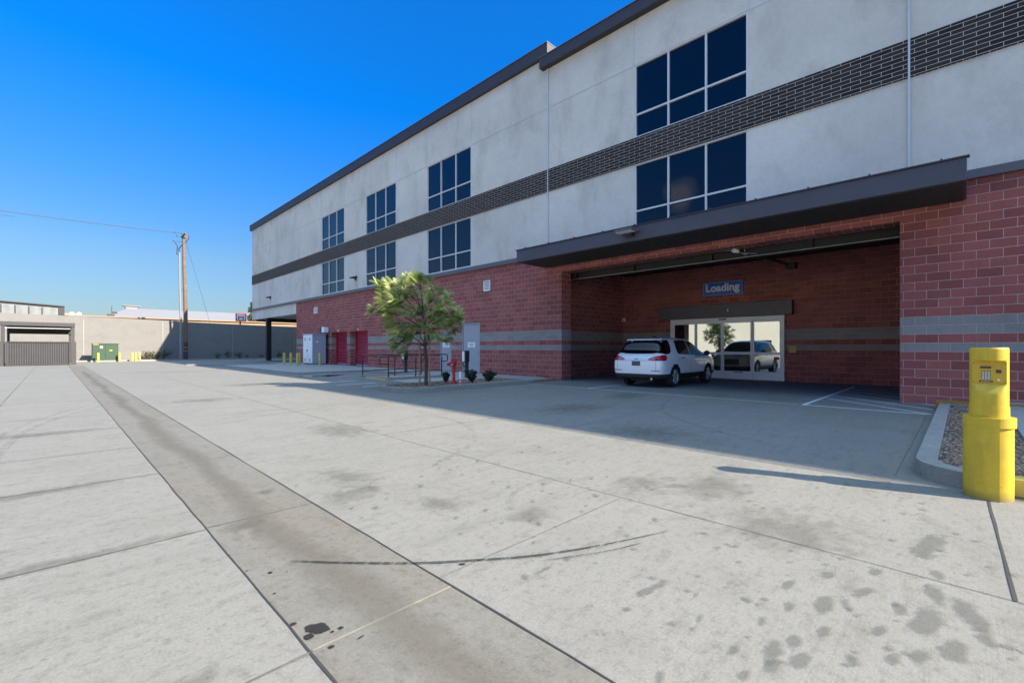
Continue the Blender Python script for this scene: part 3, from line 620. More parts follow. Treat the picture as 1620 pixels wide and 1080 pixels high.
# sliding glass door (four leaves) with header cover
dr = MB(); X0, X1 = 20.16, 20.28
dr.box(X0, X1, 4.98, 5.09, .0, 2.6); dr.box(X0, X1, 9.54, 9.65, .0, 2.6); dr.box(X0 - .004, X1, 5.09, 9.54, 2.44, 2.6); dr.box(X0, X1, 5.09, 9.54, .004, .03)
door = dr.build('sliding_door', 'white', B, bevel=.006)
ys = [5.09, 6.15, 7.33, 8.48, 9.54]
for k in range(4):
    a, b = ys[k], ys[k + 1]; xo = X0 + .02 + (.035 if k in (0, 3) else 0); xi = xo + .04; lf = MB()
    lf.box(xo, xi, a + .005, a + .065, .03, 2.44); lf.box(xo, xi, b - .065, b - .005, .03, 2.44); lf.box(xo, xi, a + .065, b - .065, 2.36, 2.44)
    lf.box(xo, xi, a + .065, b - .065, .03, .34); lf.box(xo, xi, a + .065, b - .065, 1.03, 1.13)
    le = lf.build('door_leaf', 'white', B)
    gg = MB(); gg.q((xo + .02, a + .06, .33), (xo + .02, b - .06, .33), (xo + .02, b - .06, 2.37), (xo + .02, a + .06, 2.37)); gg.build('pane', 'doorglass', le, fix=False)
    if k == 1: z_ = MB(); z_.box(xo - .012, xo, a + .35, b - .45, .27, .30); z_.build('pull_slot', 'black', le)
    if k == 0: z_ = MB(); z_.box(xo + .005, xo + .012, a + .08, a + .27, .83, .95); z_.build('red_sticker', 'red', le)
z_ = MB(); z_.box(X0 - .03, X0 - .005, 7.15, 7.45, 2.5, 2.55); z_.build('door_sensor', 'black', door)
hd = MB(); hd.box(19.95, 20.3, 4.67, 10.15, 2.61, 3.17); hd.build('door_header', 'ledge', B, bevel=.01)
hd = MB(); hd.box(19.93, 19.95, 7.0, 7.04, 2.84, 2.94); hd.build('header_bolt', 'white', B)
# vestibule behind the glass
rm = MB(); rm.q((26, 3, 0), (26, 11.5, 0), (26, 11.5, 3), (26, 3, 3)); rm.q((20.6, 3, 0), (26, 3, 0), (26, 3, 3), (20.6, 3, 3)); rm.q((20.6, 11.5, 0), (26, 11.5, 0), (26, 11.5, 3), (20.6, 11.5, 3)); rm.q((20.6, 3, 3), (26, 3, 3), (26, 11.5, 3), (20.6, 11.5, 3))
rm.q((20.61, 3, 2.6), (20.61, 11.5, 2.6), (20.61, 11.5, 3), (20.61, 3, 3)); rm.build('vestibule_wall', 'room', B, fix=False)
rm = MB(); rm.q((20.3, 3, .01), (26, 3, .01), (26, 11.5, .01), (20.3, 11.5, .01)); rm.build('vestibule_floor', 'roomfl', B, fix=False)
# roll-up doors
for a, b, z0, z1 in rolls:
    r_ = MB(); r_.q((D + .45, a + .04, z0), (D + .45, b - .04, z0), (D + .45, b - .04, z1), (D + .45, a + .04, z1))
    ro = r_.build('roll_up_door', 'rollup', B, fix=False)
    r_ = MB(); r_.box(D + .40, D + .46, a + .04, b - .04, z0, z0 + .09); r_.build('bottom_bar', 'doorgrey', ro)
    for q0, q1 in ((a, a + .07), (b - .07, b)): r_ = MB(); r_.box(D + .38, D + .46, q0, q1, z0, z1); r_.build('door_guide', 'red', ro)
    r_ = MB(); r_.box(D - .08, D, (a + b) / 2 - .06, (a + b) / 2 + .06, z1 + .05, z1 + .12); r_.build('number_lamp', 'white', ro)
for (a, b, z0, z1), nt_ in zip(gdoors, (0, 1)):
    r_ = MB(); r_.box(D + .045, D + .1, a + .055, b - .055, z0 + .01, z1 - .055); dd = r_.build('steel_door', 'doorgrey', B, bevel=.005)
    r_ = MB(); r_.box(D + .01, D + .1, a, a + .05, z0, z1); r_.box(D + .01, D + .1, b - .05, b, z0, z1); r_.box(D + .011, D + .1, a + .05, b - .05, z1 - .05, z1); r_.build('door_frame', 'doorgrey', dd)
    mid = (a + b) / 2
    r_ = MB(); r_.box(D + .035, D + .044, mid - .27, mid + .27, 1.33, 1.58); sg = r_.build('door_notice', 'white', dd)
    r_ = MB()
    for q in range(3): r_.box(D + .030, D + .034, mid - .20 + .03 * q, mid + .20 - .04 * q, 1.50 - q * .06, 1.52 - q * .06)
    r_.build('notice_text', 'ink', dd)
    r_ = MB(); r_.tube([(D + .045, a + .13, .98 + .1), (D - .02, a + .13, 1.08), (D - .02, a + .28, 1.08)], .014, 6); r_.build('handle', 'galv', dd, smooth=True)
# overhang column
cl = MB(); cl.box(14.35, 14.75, 47.1, 47.5, .0, 4.14); cl.build('column', 'steel', B); cl = MB(); cl.box(14.2, 14.9, 46.95, 47.65, 0, .12); cl.build('column_footing', 'curb', B)
for x in (22, 30): cl = MB(); cl.box(x, x + .3, 47.1, 47.5, 0, 4.14); cl.build('column', 'steel', B)
cl = MB(); cl.box(14.4, 43, 50.2, 50.5, 3.95, 4.13); cl.box(14.5, 43, 47.15, 47.45, 3.9, 4.13); cl.build('overhang_beam', 'steel', B)
# ---- things fixed to the building
def wall_pack(x, y, z, label):
    t = thing('wall_light', label, 'light', (x, y, z), 'black wedge lights on the stucco')
    m_ = MB(); m_.v += [(x, y - .2, z), (x, y + .2, z), (x - .36, y + .2, z - .02), (x - .36, y - .2, z - .02), (x, y - .2, z + .16), (x, y + .2, z + .16), (x - .36, y + .2, z + .06), (x - .36, y - .2, z + .06)]
    m_.f += [(0, 1, 2, 3), (4, 7, 6, 5), (0, 3, 7, 4), (1, 5, 6, 2), (2, 6, 7, 3), (0, 4, 5, 1)]
    m_.build('lamp_housing', 'gate_d', t); m_ = MB(); m_.box(x - .03, x, y - .12, y + .12, z - .14, z - .001); m_.build('mount_plate', 'gate', t)
    return t
wall_pack(DS, 28.9, 5.95, 'black wedge light between the lower left windows and the third window column')
wall_pack(DS, 45.9, 5.95, 'black wedge light at the far end of the facade above the overhang')
t = thing('canopy_light', 'grey flat floodlight on the front of the loading bay canopy', 'light', (12.6, 7.2, 4.85))
m_ = MB(); m_.box(12.12, 12.6, 7.0, 7.62, 4.84, 4.91); m_.build('lamp_housing', 'ledge', t, bevel=.02); m_ = MB(); m_.box(12.45, 12.6, 7.2, 7.42, 4.74, 4.839); m_.build('mount', 'gate_d', t)
m_ = MB(); m_.box(12.16, 12.42, 7.05, 7.57, 4.825, 4.839); m_.build('lens', 'white', t)
for y, z, lab in ((35.5, 4.2, 'white louvred vent high on the red wall above the electrical cabinet'), (15.81, 4.2, 'white louvred vent high on the red wall right of the tree')):
    t = thing('wall_vent', lab, 'vent', (D, y, z), 'louvred vents in the red block wall')
    m_ = MB(); w2 = .22 if y < 20 else .3
    for q in range(6): m_.box(D - .03, D + .005, y - w2 + .04, y + w2 - .04, z - .19 + q * .065, z - .155 + q * .065)
    m_.build('louvre', 'white', t); m_ = MB()
    m_.box(D - .05, D, y - w2, y + w2, z + .2, z + .24); m_.box(D - .05, D, y - w2, y + w2, z - .24, z - .2); m_.box(D - .05, D, y - w2, y - w2 + .04, z - .2, z + .2); m_.box(D - .05, D, y + w2 - .04, y + w2, z - .2, z + .2)
    m_.build('vent_frame', 'white', t)
    m_ = MB(); m_.box(D - .008, D - .002, y - w2 + .04, y + w2 - .04, z - .2, z + .2); m_.build('backing', 'gate', t)
# Loading sign
t = thing('loading_sign', 'blue sign reading Loading in white on the bay wall above the glass doors', 'sign', (20.3, 7.345, 3.58))
m_ = MB(); m_.box(20.24, 20.298, 6.52, 8.17, 3.58, 4.14); pnl = m_.build('sign_panel', 'blue', t, bevel=.006)
m_ = MB(); m_.box(20.232, 20.24, 6.52, 8.17, 3.58, 3.605); m_.box(20.232, 20.24, 6.52, 8.17, 4.115, 4.14); m_.box(20.232, 20.24, 6.52, 6.545, 3.605, 4.115); m_.box(20.232, 20.24, 8.145, 8.17, 3.605, 4.115); m_.build('sign_border', 'lblue', t)
def text_mesh(name, s, width, m, parent, place, bold=0.02, ext=0.01):
    cu = bpy.data.curves.new(name, 'FONT'); cu.body = s; cu.offset = bold; cu.extrude = ext; cu.align_x = 'CENTER'; cu.align_y = 'CENTER'; cu.size = 1; cu.resolution_u = 4
    o = bpy.data.objects.new(name + '_tmp', cu); C.objects.link(o); bpy.context.view_layer.update()
    me = bpy.data.meshes.new_from_object(o.evaluated_get(bpy.context.evaluated_depsgraph_get())); bpy.data.objects.remove(o)
    xs = [v.co.x for v in me.vertices]; k = width / (max(xs) - min(xs)); cx = (max(xs) + min(xs)) / 2
    zs_ = [v.co.y for v in me.vertices]; cy = (max(zs_) + min(zs_)) / 2
    off = parent_world(parent)
    for v in me.vertices:
        u, vv, ww = (v.co.x - cx) * k, (v.co.y - cy) * k, v.co.z * k; v.co = Vector(place(u, vv, ww)) - off
    me.materials.clear(); me.materials.append(M[m]); o = bpy.data.objects.new(name, me); C.objects.link(o); o.parent = parent; return o
text_mesh('lettering', 'Loading', 1.40, 'letter', t, lambda u, v, w_: (20.234 - w_, 7.345 - u, 3.855 + v), .032)
# yellow access plate by the door, corner sensor, reader box over the cabinet
t = thing('door_push_plate', 'small yellow square plate on the brick right of the glass doors', 'push plate', (20.3, 4.72, 1.13))
m_ = MB(); m_.box(20.26, 20.3, 4.59, 4.85, 1.12, 1.38); m_.build('plate', 'boll', t, bevel=.005); m_ = MB(); m_.box(20.252, 20.26, 4.64, 4.71, 1.22, 1.29); m_.box(20.252, 20.26, 4.74, 4.80, 1.25, 1.28); m_.build('button', 'yellow_d', t)
t = thing('corner_sensor', 'small white sensor in the left back corner of the loading bay', 'sensor', (20.2, 12.1, 2.65))
m_ = MB(); m_.box(20.14, 20.29, 12.04, 12.19, 2.62, 2.78); m_.build('sensor_body', 'letter', t, bevel=.02); m_ = MB(); m_.box(20.12, 20.14, 12.08, 12.14, 2.66, 2.72); m_.build('sensor_lens', 'gate', t)
t = thing('meter_box', 'small grey box with a white face on the wall above the electrical cabinet', 'box', (D, 33.6, 2.4))
m_ = MB(); m_.box(D - .3, D, 33.15, 34.1, 2.42, 2.82); m_.build('box_body', 'gate', t); m_ = MB(); m_.box(D - .32, D - .3, 33.2, 33.7, 2.44, 2.84); m_.box(D - .3, D - .05, 33.13, 33.15, 2.44, 2.82); m_.build('box_cover', 'letter', t)
t = thing('security_camera', 'white round camera hanging from thin rods under the bay beam', 'camera', (14.75, 5.0, 4.34))
m_ = MB(); m_.tube([(14.6, 5.85, 4.45), (14.75, 5.0, 4.28)], .012, 6); m_.tube([(14.9, 4.75, 4.6), (14.9, 4.75, 4.25)], .014, 6); m_.tube([(14.9, 4.95, 4.24), (14.9, 4.4, 4.14)], .014, 6); m_.build('mounting_rod', 'galv', t)
m_ = MB(); m_.tube([(14.62, 4.98, 4.28), (14.66, 4.98, 4.28), (14.8, 4.92, 4.27)], [.05, .065, .06], 14); m_.build('camera_body', 'letter', t, smooth=True)
m_ = MB(); m_.tube([(14.6, 4.98, 4.28), (14.63, 4.98, 4.28)], .02, 10); m_.build('lens', 'black', t)
m_ = MB(); m_.tube([(14.9, 4.8, 4.2), (14.92, 4.72, 4.16), (14.92, 4.66, 4.2)], .03, 8); m_.build('bracket', 'galv', t)
t = thing('hanging_arm', 'dark hanging track arm below the ceiling right of the camera', 'fixture', (17.2, 4.4, 4.2))  # dark arm hung from the bay ceiling, not part of any door
m_ = MB(); m_.tube([(16.2, 5.1, 4.5), (18.3, 4.3, 4.2)], .05, 8); m_.build('arm', 'gate_d', t); m_ = MB(); m_.box(18.1, 18.5, 4.15, 4.45, 4.1, 4.3); m_.build('arm_head', 'gate_d', t); m_ = MB(); m_.tube([(17.2, 4.7, 4.35), (17.2, 4.7, 4.86)], .03, 6); m_.build('hanger', 'gate_d', t)

# ================================================================= electrical cabinet
t = thing('electrical_cabinet', 'tall grey electrical cabinet against the red wall behind the bollard', 'cabinet', (13.5, 34, .1))
m_ = MB(); m_.box(13.1, 14.05, 33.1, 34.85, .16, 2.30); m_.build('cabinet_body', 'doorgrey', t, bevel=.012)
m_ = MB(); m_.box(13.15, 14.0, 33.15, 34.8, .10, .16); m_.build('plinth', 'curb', t)
for a, b in ((33.16, 33.95), (34.0, 34.79)):
    m_ = MB(); m_.box(13.07, 13.098, a, b, .22, 2.25); d_ = m_.build('cabinet_door', 'letter', t, bevel=.006)
    for z in (1.85, .35):
        m_ = MB()
        for q in range(4): m_.box(13.055, 13.07, (a + b) / 2 - .12, (a + b) / 2 + .12, z + q * .05, z + q * .05 + .02)
        m_.build('vent_slot', 'gate', d_)
m_ = MB(); m_.box(13.03, 13.069, 34.0, 34.06, 1.05, 1.2); m_.build('handle', 'black', t); m_ = MB(); m_.box(13.35, 13.5, 33.09, 33.1, 1.70, 1.78); m_.build('warning_label', 'letter', t)
m_ = MB(); m_.box(13.06, 14.1, 33.05, 34.9, 2.30, 2.35); m_.build('cabinet_top', 'doorgrey', t)

# ================================================================= bollards
def bollard(loc, label, r=.085, h=.85):
    x, y, z = loc; t = thing('bollard', label, 'bollard', loc, 'yellow pipe bollards')
    m_ = MB(); m_.tube([(x, y, z), (x, y, z + h - .04)], r, 16, False); m_.build('post', 'boll', t, smooth=True)
    m_ = MB(); m_.tube([(x, y, z + h - .04), (x, y, z + h - .015), (x, y, z + h)], [r, r * .8, r * .3], 16); m_.build('cap', 'boll', t, smooth=True)
    return t
b0 = bollard((11.54, 34.19, .1), 'yellow bollard under the overhang, leftmost of the group left of the cabinet')
for p, lab in (((11.87, 33.86, .1), 'yellow bollard second from left in the group left of the cabinet'), ((11.76, 32.33, .1), 'yellow bollard just left of the cabinet, the nearer of a close pair'),
               ((12.29, 33.43, .1), 'yellow bollard just left of the cabinet, the farther of a close pair'), ((12.84, 31.24, .1), 'yellow bollard standing in front of the grey electrical cabinet'),
               ((2.93, 56.6, 0), 'yellow bollard in front of the green transformer on its left'), ((4.44, 56.9, 0), 'yellow bollard at the right corner of the green transformer'),
               ((5.45, 57.6, 0), 'leftmost of three yellow bollards between transformer and weeds'), ((5.72, 57.6, 0), 'middle of three yellow bollards between transformer and weeds'), ((5.99, 57.6, 0), 'rightmost of three yellow bollards beside the weeds')): dup(b0, p, lab)

# ================================================================= green transformer
t = thing('transformer_box', 'dark green pad mounted transformer in front of the pale wall', 'transformer', (3.46, 57.9, 0))
m_ = MB(); m_.box(2.55, 4.40, 57.4, 58.28, .14, 1.66); m_.build('tank', 'green', t, bevel=.02); m_ = MB(); m_.box(2.45, 4.5, 57.3, 58.29, 0, .14); m_.build('pad', 'curb', t)
m_ = MB(); m_.box(2.52, 4.43, 57.36, 58.29, 1.66, 1.72); m_.build('lid', 'green', t)
for a, b in ((2.59, 3.44), (3.48, 4.36)): m_ = MB(); m_.box(a, b, 57.37, 57.4, .2, 1.62); m_.build('door', 'green', t, bevel=.006)
m_ = MB(); m_.box(3.1, 3.28, 57.355, 57.369, 1.28, 1.45); m_.build('white_notice', 'letter', t); m_ = MB(); m_.box(3.76, 3.96, 57.355, 57.369, 1.02, 1.12); m_.build('warning_label', 'yellow', t)
m_ = MB(); m_.box(2.6, 3.0, 57.350, 57.36, 1.60, 1.65); m_.build('identification_strip', 'yellow', t)

# ================================================================= refuse enclosure with gate
t = thing('gated_enclosure', 'dark grey corrugated gate enclosure with flat roof frame at far left', 'enclosure', (-.7, 49, 0))
m_ = MB(); m_.box(-2.65, -2.45, 48.9, 49.1, 0, 3.0); m_.build('post', 'gate', t); m_ = MB(); m_.box(1.0, 1.18, 48.9, 49.1, 0, 3.0); m_.build('post', 'gate', t)
m_ = MB(); m_.box(-2.6, -2.45, 54.4, 54.6, 0, 2.9); m_.build('post', 'gate_d', t); m_ = MB(); m_.box(.95, 1.1, 54.4, 54.6, 0, 2.9); m_.build('post', 'gate_d', t)
m_ = MB(); m_.box(-2.7, 1.2, 48.86, 49.1, 2.93, 3.22); m_.build('header_beam', 'gate', t, bevel=.01)
m_ = MB(); m_.v += [(-2.68, 49.1, 3.12), (1.18, 49.1, 3.12), (1.18, 54.7, 3.0), (-2.68, 54.7, 3.0), (-2.68, 49.1, 3.2), (1.18, 49.1, 3.2), (1.18, 54.7, 3.08), (-2.68, 54.7, 3.08)]
m_.f += [(0, 1, 2, 3), (7, 6, 5, 4), (0, 4, 5, 1), (1, 5, 6, 2), (2, 6, 7, 3), (3, 7, 4, 0)]; m_.build('roof', 'gate_d', t)
m_ = MB(); m_.box(-2.6, 1.1, 54.3, 54.42, 2.45, 3.0); m_.build('rear_beam', 'gate_d', t); m_ = MB(); m_.box(-2.45, 1.0, 49.05, 49.1, 2.74, 2.80); m_.build('pale_rail', 'doorgrey', t)  # thin pale rail added for the pale strip below the header beam
gp = MB(); n_ = 26; x0, x1 = -2.32, .84
for k in range(n_):
    a = x0 + (x1 - x0) * k / n_; b = x0 + (x1 - x0) * (k + 1) / n_; y_ = 48.74; dd = .05
    m4 = (a * .45 + b * .55)
    gp.q((a, y_, .06), (m4, y_, .06), (m4, y_, 1.72), (a, y_, 1.72)); gp.q((m4, y_, .06), (m4 + .02, y_ + dd, .06), (m4 + .02, y_ + dd, 1.72), (m4, y_, 1.72)); gp.q((m4 + .02, y_ + dd, .06), (b, y_ + dd, .06), (b, y_ + dd, 1.72), (m4 + .02, y_ + dd, 1.72)); gp.q((b, y_ + dd, .06), (b, y_, .06), (b, y_, 1.72), (b, y_ + dd, 1.72))
gt = gp.build('gate_panel', 'gate', t, fix=False)
m_ = MB(); m_.box(x0 - .1, x0, 48.7, 48.82, .04, 1.76); m_.box(x1, x1 + .08, 48.7, 48.82, .04, 1.76); m_.box(x0, x1, 48.69, 48.82, 1.72, 1.77); m_.box(x0, x1, 48.69, 48.82, .03, .08); m_.build('gate_frame', 'gate_d', gt)
m_ = MB(); m_.box(-2.82, -2.5, 48.6, 48.95, 0, 1.78); m_.build('gate_post', 'gate', t); m_ = MB(); m_.box(.98, 1.26, 48.6, 48.92, 0, 1.78); m_.build('gate_post', 'gate', t)
m_ = MB(); m_.box(-2.4, -1.5, 50.6, 52.2, .1, 1.3); m_.build('stored_bin', 'gate_d', t)
t = thing('dark_fence_panel', 'low dark panel at the left edge of the photo beside the gate', 'panel', (-4, 49.4, 0))
m_ = MB(); m_.box(-6.5, -2.9, 49.3, 49.38, .1, 1.62)
for i in range(12): m_.box(-6.45 + i * .3, -6.40 + i * .3, 49.26, 49.3, .1, 1.62)
m_.build('panel', 'gate_d', t); m_ = MB(); m_.box(-3.0, -2.88, 49.39, 49.5, 0, 1.68); m_.build('post', 'gate', t)

# ================================================================= boundary wall
wl = MB()
X = [-40, -6, 1.0, 4.5, 9.3, 9.7, 20, 60]; Zt = [4.45, 4.45, 4.32, 4.28, 4.18, 4.12, 3.95, 3.7]
for k in range(len(X) - 1):
    a, b, za, zb = X[k], X[k + 1], Zt[k], Zt[k + 1]
    wl.q((a, 60, 0), (b, 60, 0), (b, 60, zb), (a, 60, za)); wl.q((a, 60, za), (b, 60, zb), (b, 60.25, zb), (a, 60.25, za)); wl.q((a, 60.25, 0), (b, 60.25, 0), (b, 60.25, zb), (a, 60.25, za))
o = wl.build('boundary_wall', 'site_wall', None, fix=False); tag(o, 'long pale rendered wall along the back of the lot', 'wall')
wj = MB()
for x in (2.05, 8.15, 14.6, 21.5): wj.box(x - .04, x + .04, 59.965, 60.02, .1, 4.0)
wj.build('wall_joint', 'curb', o)

# ================================================================= utility pole
px_, py_ = 9.85, 58.2
t = thing('utility_pole', 'tall weathered wooden utility pole in front of the pale back wall', 'pole', (px_, py_, 0))
m_ = MB(); m_.tube([(px_, py_, 1.9), (px_ - .02, py_, 5), (px_ - .12, py_, 9), (px_ - .2, py_, 13.25)], [.2, .185, .165, .14], 12); m_.build('pole', 'wood', t, smooth=True)
m_ = MB(); m_.tube([(px_, py_, 0), (px_, py_, 1.9)], [.21, .2], 12, False); m_.build('pole_base', 'wood_d', t, smooth=True)
for z in (.95, 1.3): m_ = MB(); m_.tube([(px_, py_, z), (px_, py_, z + .07)], .215, 12, False); m_.build('band', 'stake', t)
cx_ = px_ - .42
m_ = MB(); m_.tube([(cx_, py_, 0), (cx_, py_, 4), (cx_ - .1, py_, 8), (cx_ - .12, py_, 11.3)], [.12, .10, .085, .085], 10); m_.build('conduit', 'pvc', t, smooth=True)
for z in (2.8, 5.2, 7.4, 9.6): m_ = MB(); m_.box(cx_ - .16, px_, py_ - .03, py_ + .03, z, z + .05); m_.build('conduit_bracket', 'wire', t)
m_ = MB(); m_.tube([(cx_ - .12, py_, 11.3), (cx_ - .2, py_, 11.6), (cx_ + .05, py_, 12.0), (px_ - .2, py_ - .1, 12.3)], .045, 8); m_.tube([(cx_ - .1, py_, 11.2), (cx_ - .35, py_, 11.0), (cx_ - .3, py_, 11.9), (cx_ - .5, py_, 12.3)], .035, 8); m_.build('riser_cable', 'black', t)
m_ = MB(); m_.box(px_ - .38, px_ + .15, py_ - .28, py_ - .14, 12.85, 13.05); m_.box(px_ - .25, px_ - .15, py_ - 1.1, py_ + 1.1, 13.05, 13.2); m_.build('crossarm', 'wood', t)
m_ = MB(); m_.tube([(px_ - .05, py_ - .2, 12.9), (px_ + .22, py_ - .2, 13.1), (px_ + .22, py_ - .2, 12.75), (px_ - .05, py_ - .2, 12.4)], .05, 8); m_.build('brace', 'wood_d', t)
for dx, z in ((-.75, 13.3), (-.55, 12.95), (-.85, 12.4)):
    m_ = MB(); m_.tube([(px_ - .2, py_, z), (px_ - .2 + dx, py_, z - .02)], .018, 6); m_.tube([(px_ - .2 + dx, py_, z - .06), (px_ - .2 + dx, py_, z + .08)], [.06, .04], 8); m_.build('insulator', 'wire', t)
def wire(name, a, b, sag, r, label):
    a = Vector(a); b = Vector(b); pts = []
    for k in range(25):
        u = k / 24; p = a.lerp(b, u); p.z -= sag * 4 * u * (1 - u); pts.append(p)
    m_ = MB(); m_.tube(pts, r, 5); tag(m_.build(name, 'wire', None), label, 'wire', 'thin overhead wires')
wire('overhead_wire', (px_ - .9, py_, 13.25), (-38, 56, 14.4), .9, .026, 'upper thin wire running left from the top of the utility pole')
wire('overhead_wire', (-2.3, 57.5, 12.5), (-38, 55, 13.6), .8, .02, 'lower short wire at the left edge below the upper wire')
wire('guy_wire', (px_ - .1, py_, 12.9), (13.2, 61.5, 2.2), .0, .012, 'straight thin guy wire slanting down to the right of the utility pole')

# ================================================================= background buildings
t = thing('metal_shed', 'pale corrugated metal building with dark trim behind the wall at far left', 'building', (-15, 75, 0))
m_ = MB(); m_.v += [(-40, 74, 0), (.55, 75, 0), (.55, 75, 6.15), (-40, 74, 8.3), (.55, 95, 0), (.55, 95, 5.95)]; m_.f += [(0, 1, 2, 3), (1, 4, 5, 2)]; m_.build('wall', 'corr', t, fix=False)
m_ = MB(); m_.box(.45, .95, 74.9, 75.3, 0, 6.05); m_.build('corner_trim', 'gate_d', t)
m_ = MB(); m_.tube([(-40, 73.95, 8.35), (.95, 74.95, 6.1)], .12, 4); m_.build('eave_trim', 'gate_d', t)
m_ = MB()
for i in range(14): m_.box(-.9 - i * 1.05, -.82 - i * 1.05, 74.86 - (i * 1.05) * .0247, 74.92 - i * 1.05 * .0247, 0, 5.95 + i * .062)
m_.build('panel_seam', 'gate', t)
t = thing('warehouse', 'long white roofed warehouse with a small ridge vent behind the back wall', 'building', (30, 95, 0))
m_ = MB(); m_.v += [(4.6, 82, 5.4), (120, 82, 5.4), (120, 100, 8.0), (8.9, 100, 8.0), (4.6, 118, 5.4), (120, 118, 5.4)]; m_.f += [(0, 1, 2, 3), (3, 2, 5, 4), (0, 3, 4)]; m_.build('roof', 'sunwhite', t, fix=False)
m_ = MB(); m_.box(4.8, 120, 82.2, 117, 0, 5.38); m_.build('wall', 'tan', t)
m_ = MB(); m_.box(8.5, 10.1, 99.4, 100.6, 7.9, 8.3); m_.box(8.2, 10.5, 99.2, 100.8, 8.3, 8.4); m_.build('ridge_vent', 'sunwhite', t)
t = thing('low_building', 'low flat roofed tan building visible just above the back wall', 'building', (10, 76, 0))
m_ = MB(); m_.box(1.2, 60, 66, 80, 0, 4.62); m_.build('wall', 'tan', t); m_ = MB(); m_.box(1.1, 60.2, 65.8, 80.2, 4.62, 4.75); m_.build('roof_edge', 'tan', t)
t = thing('rooftop_unit', 'small dark rooftop unit with a mast left of the white warehouse roof', 'roof unit', (8.8, 84, 4.7))
m_ = MB(); m_.box(4.9, 6.2, 80.6, 81.5, 4.8, 5.5); m_.box(5.1, 5.8, 80.5, 81.5, 5.5, 5.8); m_.build('housing', 'gate', t); m_ = MB(); m_.box(5.5, 5.58, 81, 81.1, 5.8, 6.9); m_.box(5.58, 6.1, 81, 81.2, 5.9, 6.15); m_.box(4.8, 6.6, 80.4, 81.6, 4.7, 4.8); m_.build('mast', 'gate_d', t)
for x, lab in ((1.75, 'left one of two small white turbine vents above the wall'), (2.45, 'right one of two small white turbine vents above the wall')):
    t = thing('roof_vent', lab, 'vent', (x, 84, 5), 'white turbine roof vents'); m_ = MB(); m_.tube([(x, 84, 4.7), (x, 84, 5.6)], .12, 8); m_.build('stem', 'white', t); m_ = MB(); m_.tube([(x, 84, 5.6), (x, 84, 5.7), (x, 84, 5.95), (x, 84, 6.05)], [.14, .24, .24, .08], 10); m_.build('turbine', 'white', t, smooth=True)
t = thing('far_roofline', 'low dark and white roofline beyond the wall left of the warehouse', 'building', (6, 110, 0))
m_ = MB(); m_.box(-2, 6, 110, 120, 0, 6.9); m_.build('wall', 'gate', t); m_ = MB(); m_.box(-2.2, 3.0, 109.8, 120, 6.9, 7.3); m_.build('parapet', 'sunwhite', t)
t = thing('basketball_hoop', 'red framed white backboard on a red pole rising above the back wall', 'basketball hoop', (16.5, 64, 0))
m_ = MB(); m_.box(15.95, 17.05, 63.97, 64.03, 4.65, 5.6); m_.build('backboard', 'white', t); m_ = MB()
for a in ((15.9, 17.1, 5.55, 5.65), (15.9, 17.1, 4.6, 4.7), (15.9, 16.02, 4.7, 5.55), (16.98, 17.1, 4.7, 5.55), (16.2, 16.3, 4.75, 5.2), (16.7, 16.8, 4.75, 5.2), (16.3, 16.7, 5.12, 5.2)): m_.box(a[0], a[1], 63.93, 63.965, a[2], a[3])
m_.build('red_border', 'red', t); m_ = MB(); m_.tube([(16.5, 64.3, 0), (16.5, 64.3, 4.9)], .09, 8); m_.build('pole', 'red', t)
m_ = MB(); m_.tube([(16.5 + .23 * math.cos(a * .524), 63.65 + .23 * math.sin(a * .524), 4.78) for a in range(13)], .02, 5); m_.build('rim', 'red', t)
# neighbour across the lot, seen only mirrored in glass; lengthened to bounce warm light
t = thing('neighbour_building', 'cream rendered building across the lot mirrored in the glass doors', 'building', (-19, 20, 0))
m_ = MB(); m_.box(-30, -19, -45, 58, 0, 7.5); m_.build('wall', 'cream', t); m_ = MB(); m_.box(-30.2, -18.8, -45.2, 58.2, 7.5, 7.8); m_.build('parapet', 'tan', t)
m_ = MB()
for y in (-30, -18, -6, 8, 16, 33, 46): m_.box(-19.02, -18.95, y, y + 2.4, .8, 2.2)
m_.build('window', 'glass', t)

# ================================================================= railings, chargers, standpipe
def railing(y, x0, xs, x1, z0, label):
    t = thing('handrail', label, 'railing', (xs[0], y, z0), 'black ramp handrails')
    for x in xs: m_ = MB(); m_.tube([(x, y, z0 - (.09 if x < 8.95 else 0)), (x, y, z0 + .86)], .024, 8); m_.build('post', 'railblack', t, smooth=True)
    m_ = MB(); h = z0 + .88; l_ = h - .28
    pts = [(x0 + .02, y, l_), (x0, y, l_ + .03), (x0, y, h - .04), (x0 + .04, y, h), (x1 - .04, y, h + .06), (x1, y, h + .02), (x1, y, l_ + .1), (x1 - .04, y, l_ + .06)]
    m_.tube(pts, .021, 8); m_.tube([(x0 + .02, y, l_), (xs[0], y, l_ + .005)], .019, 8); m_.tube([(x1 - .04, y, l_ + .06), (xs[-1], y, l_ + .05)], .019, 8); m_.build('top_rail', 'railblack', t, smooth=True)
    m_ = MB(); m_.tube([(xs[0], y, z0 + .27), (xs[-1], y, z0 + .30)], .019, 8); m_.build('lower_rail', 'railblack', t, smooth=True)
railing(15.3, 8.5, (8.85, 10.05, 11.3), 11.6, .1, 'nearer black handrail of the ramp, its left post right of the yellow pad')
railing(17.45, 8.62, (8.92, 10.4, 11.75), 12.0, .1, 'farther black handrail of the ramp, behind and left of the yellow pad')
m_ = MB(); m_.box(8.82, 11.4, 15.2, 15.4, .09, .2); m_.box(8.82, 9.0, 17.35, 17.55, .09, .2); struct(m_.build('ramp_curb', 'curb'))
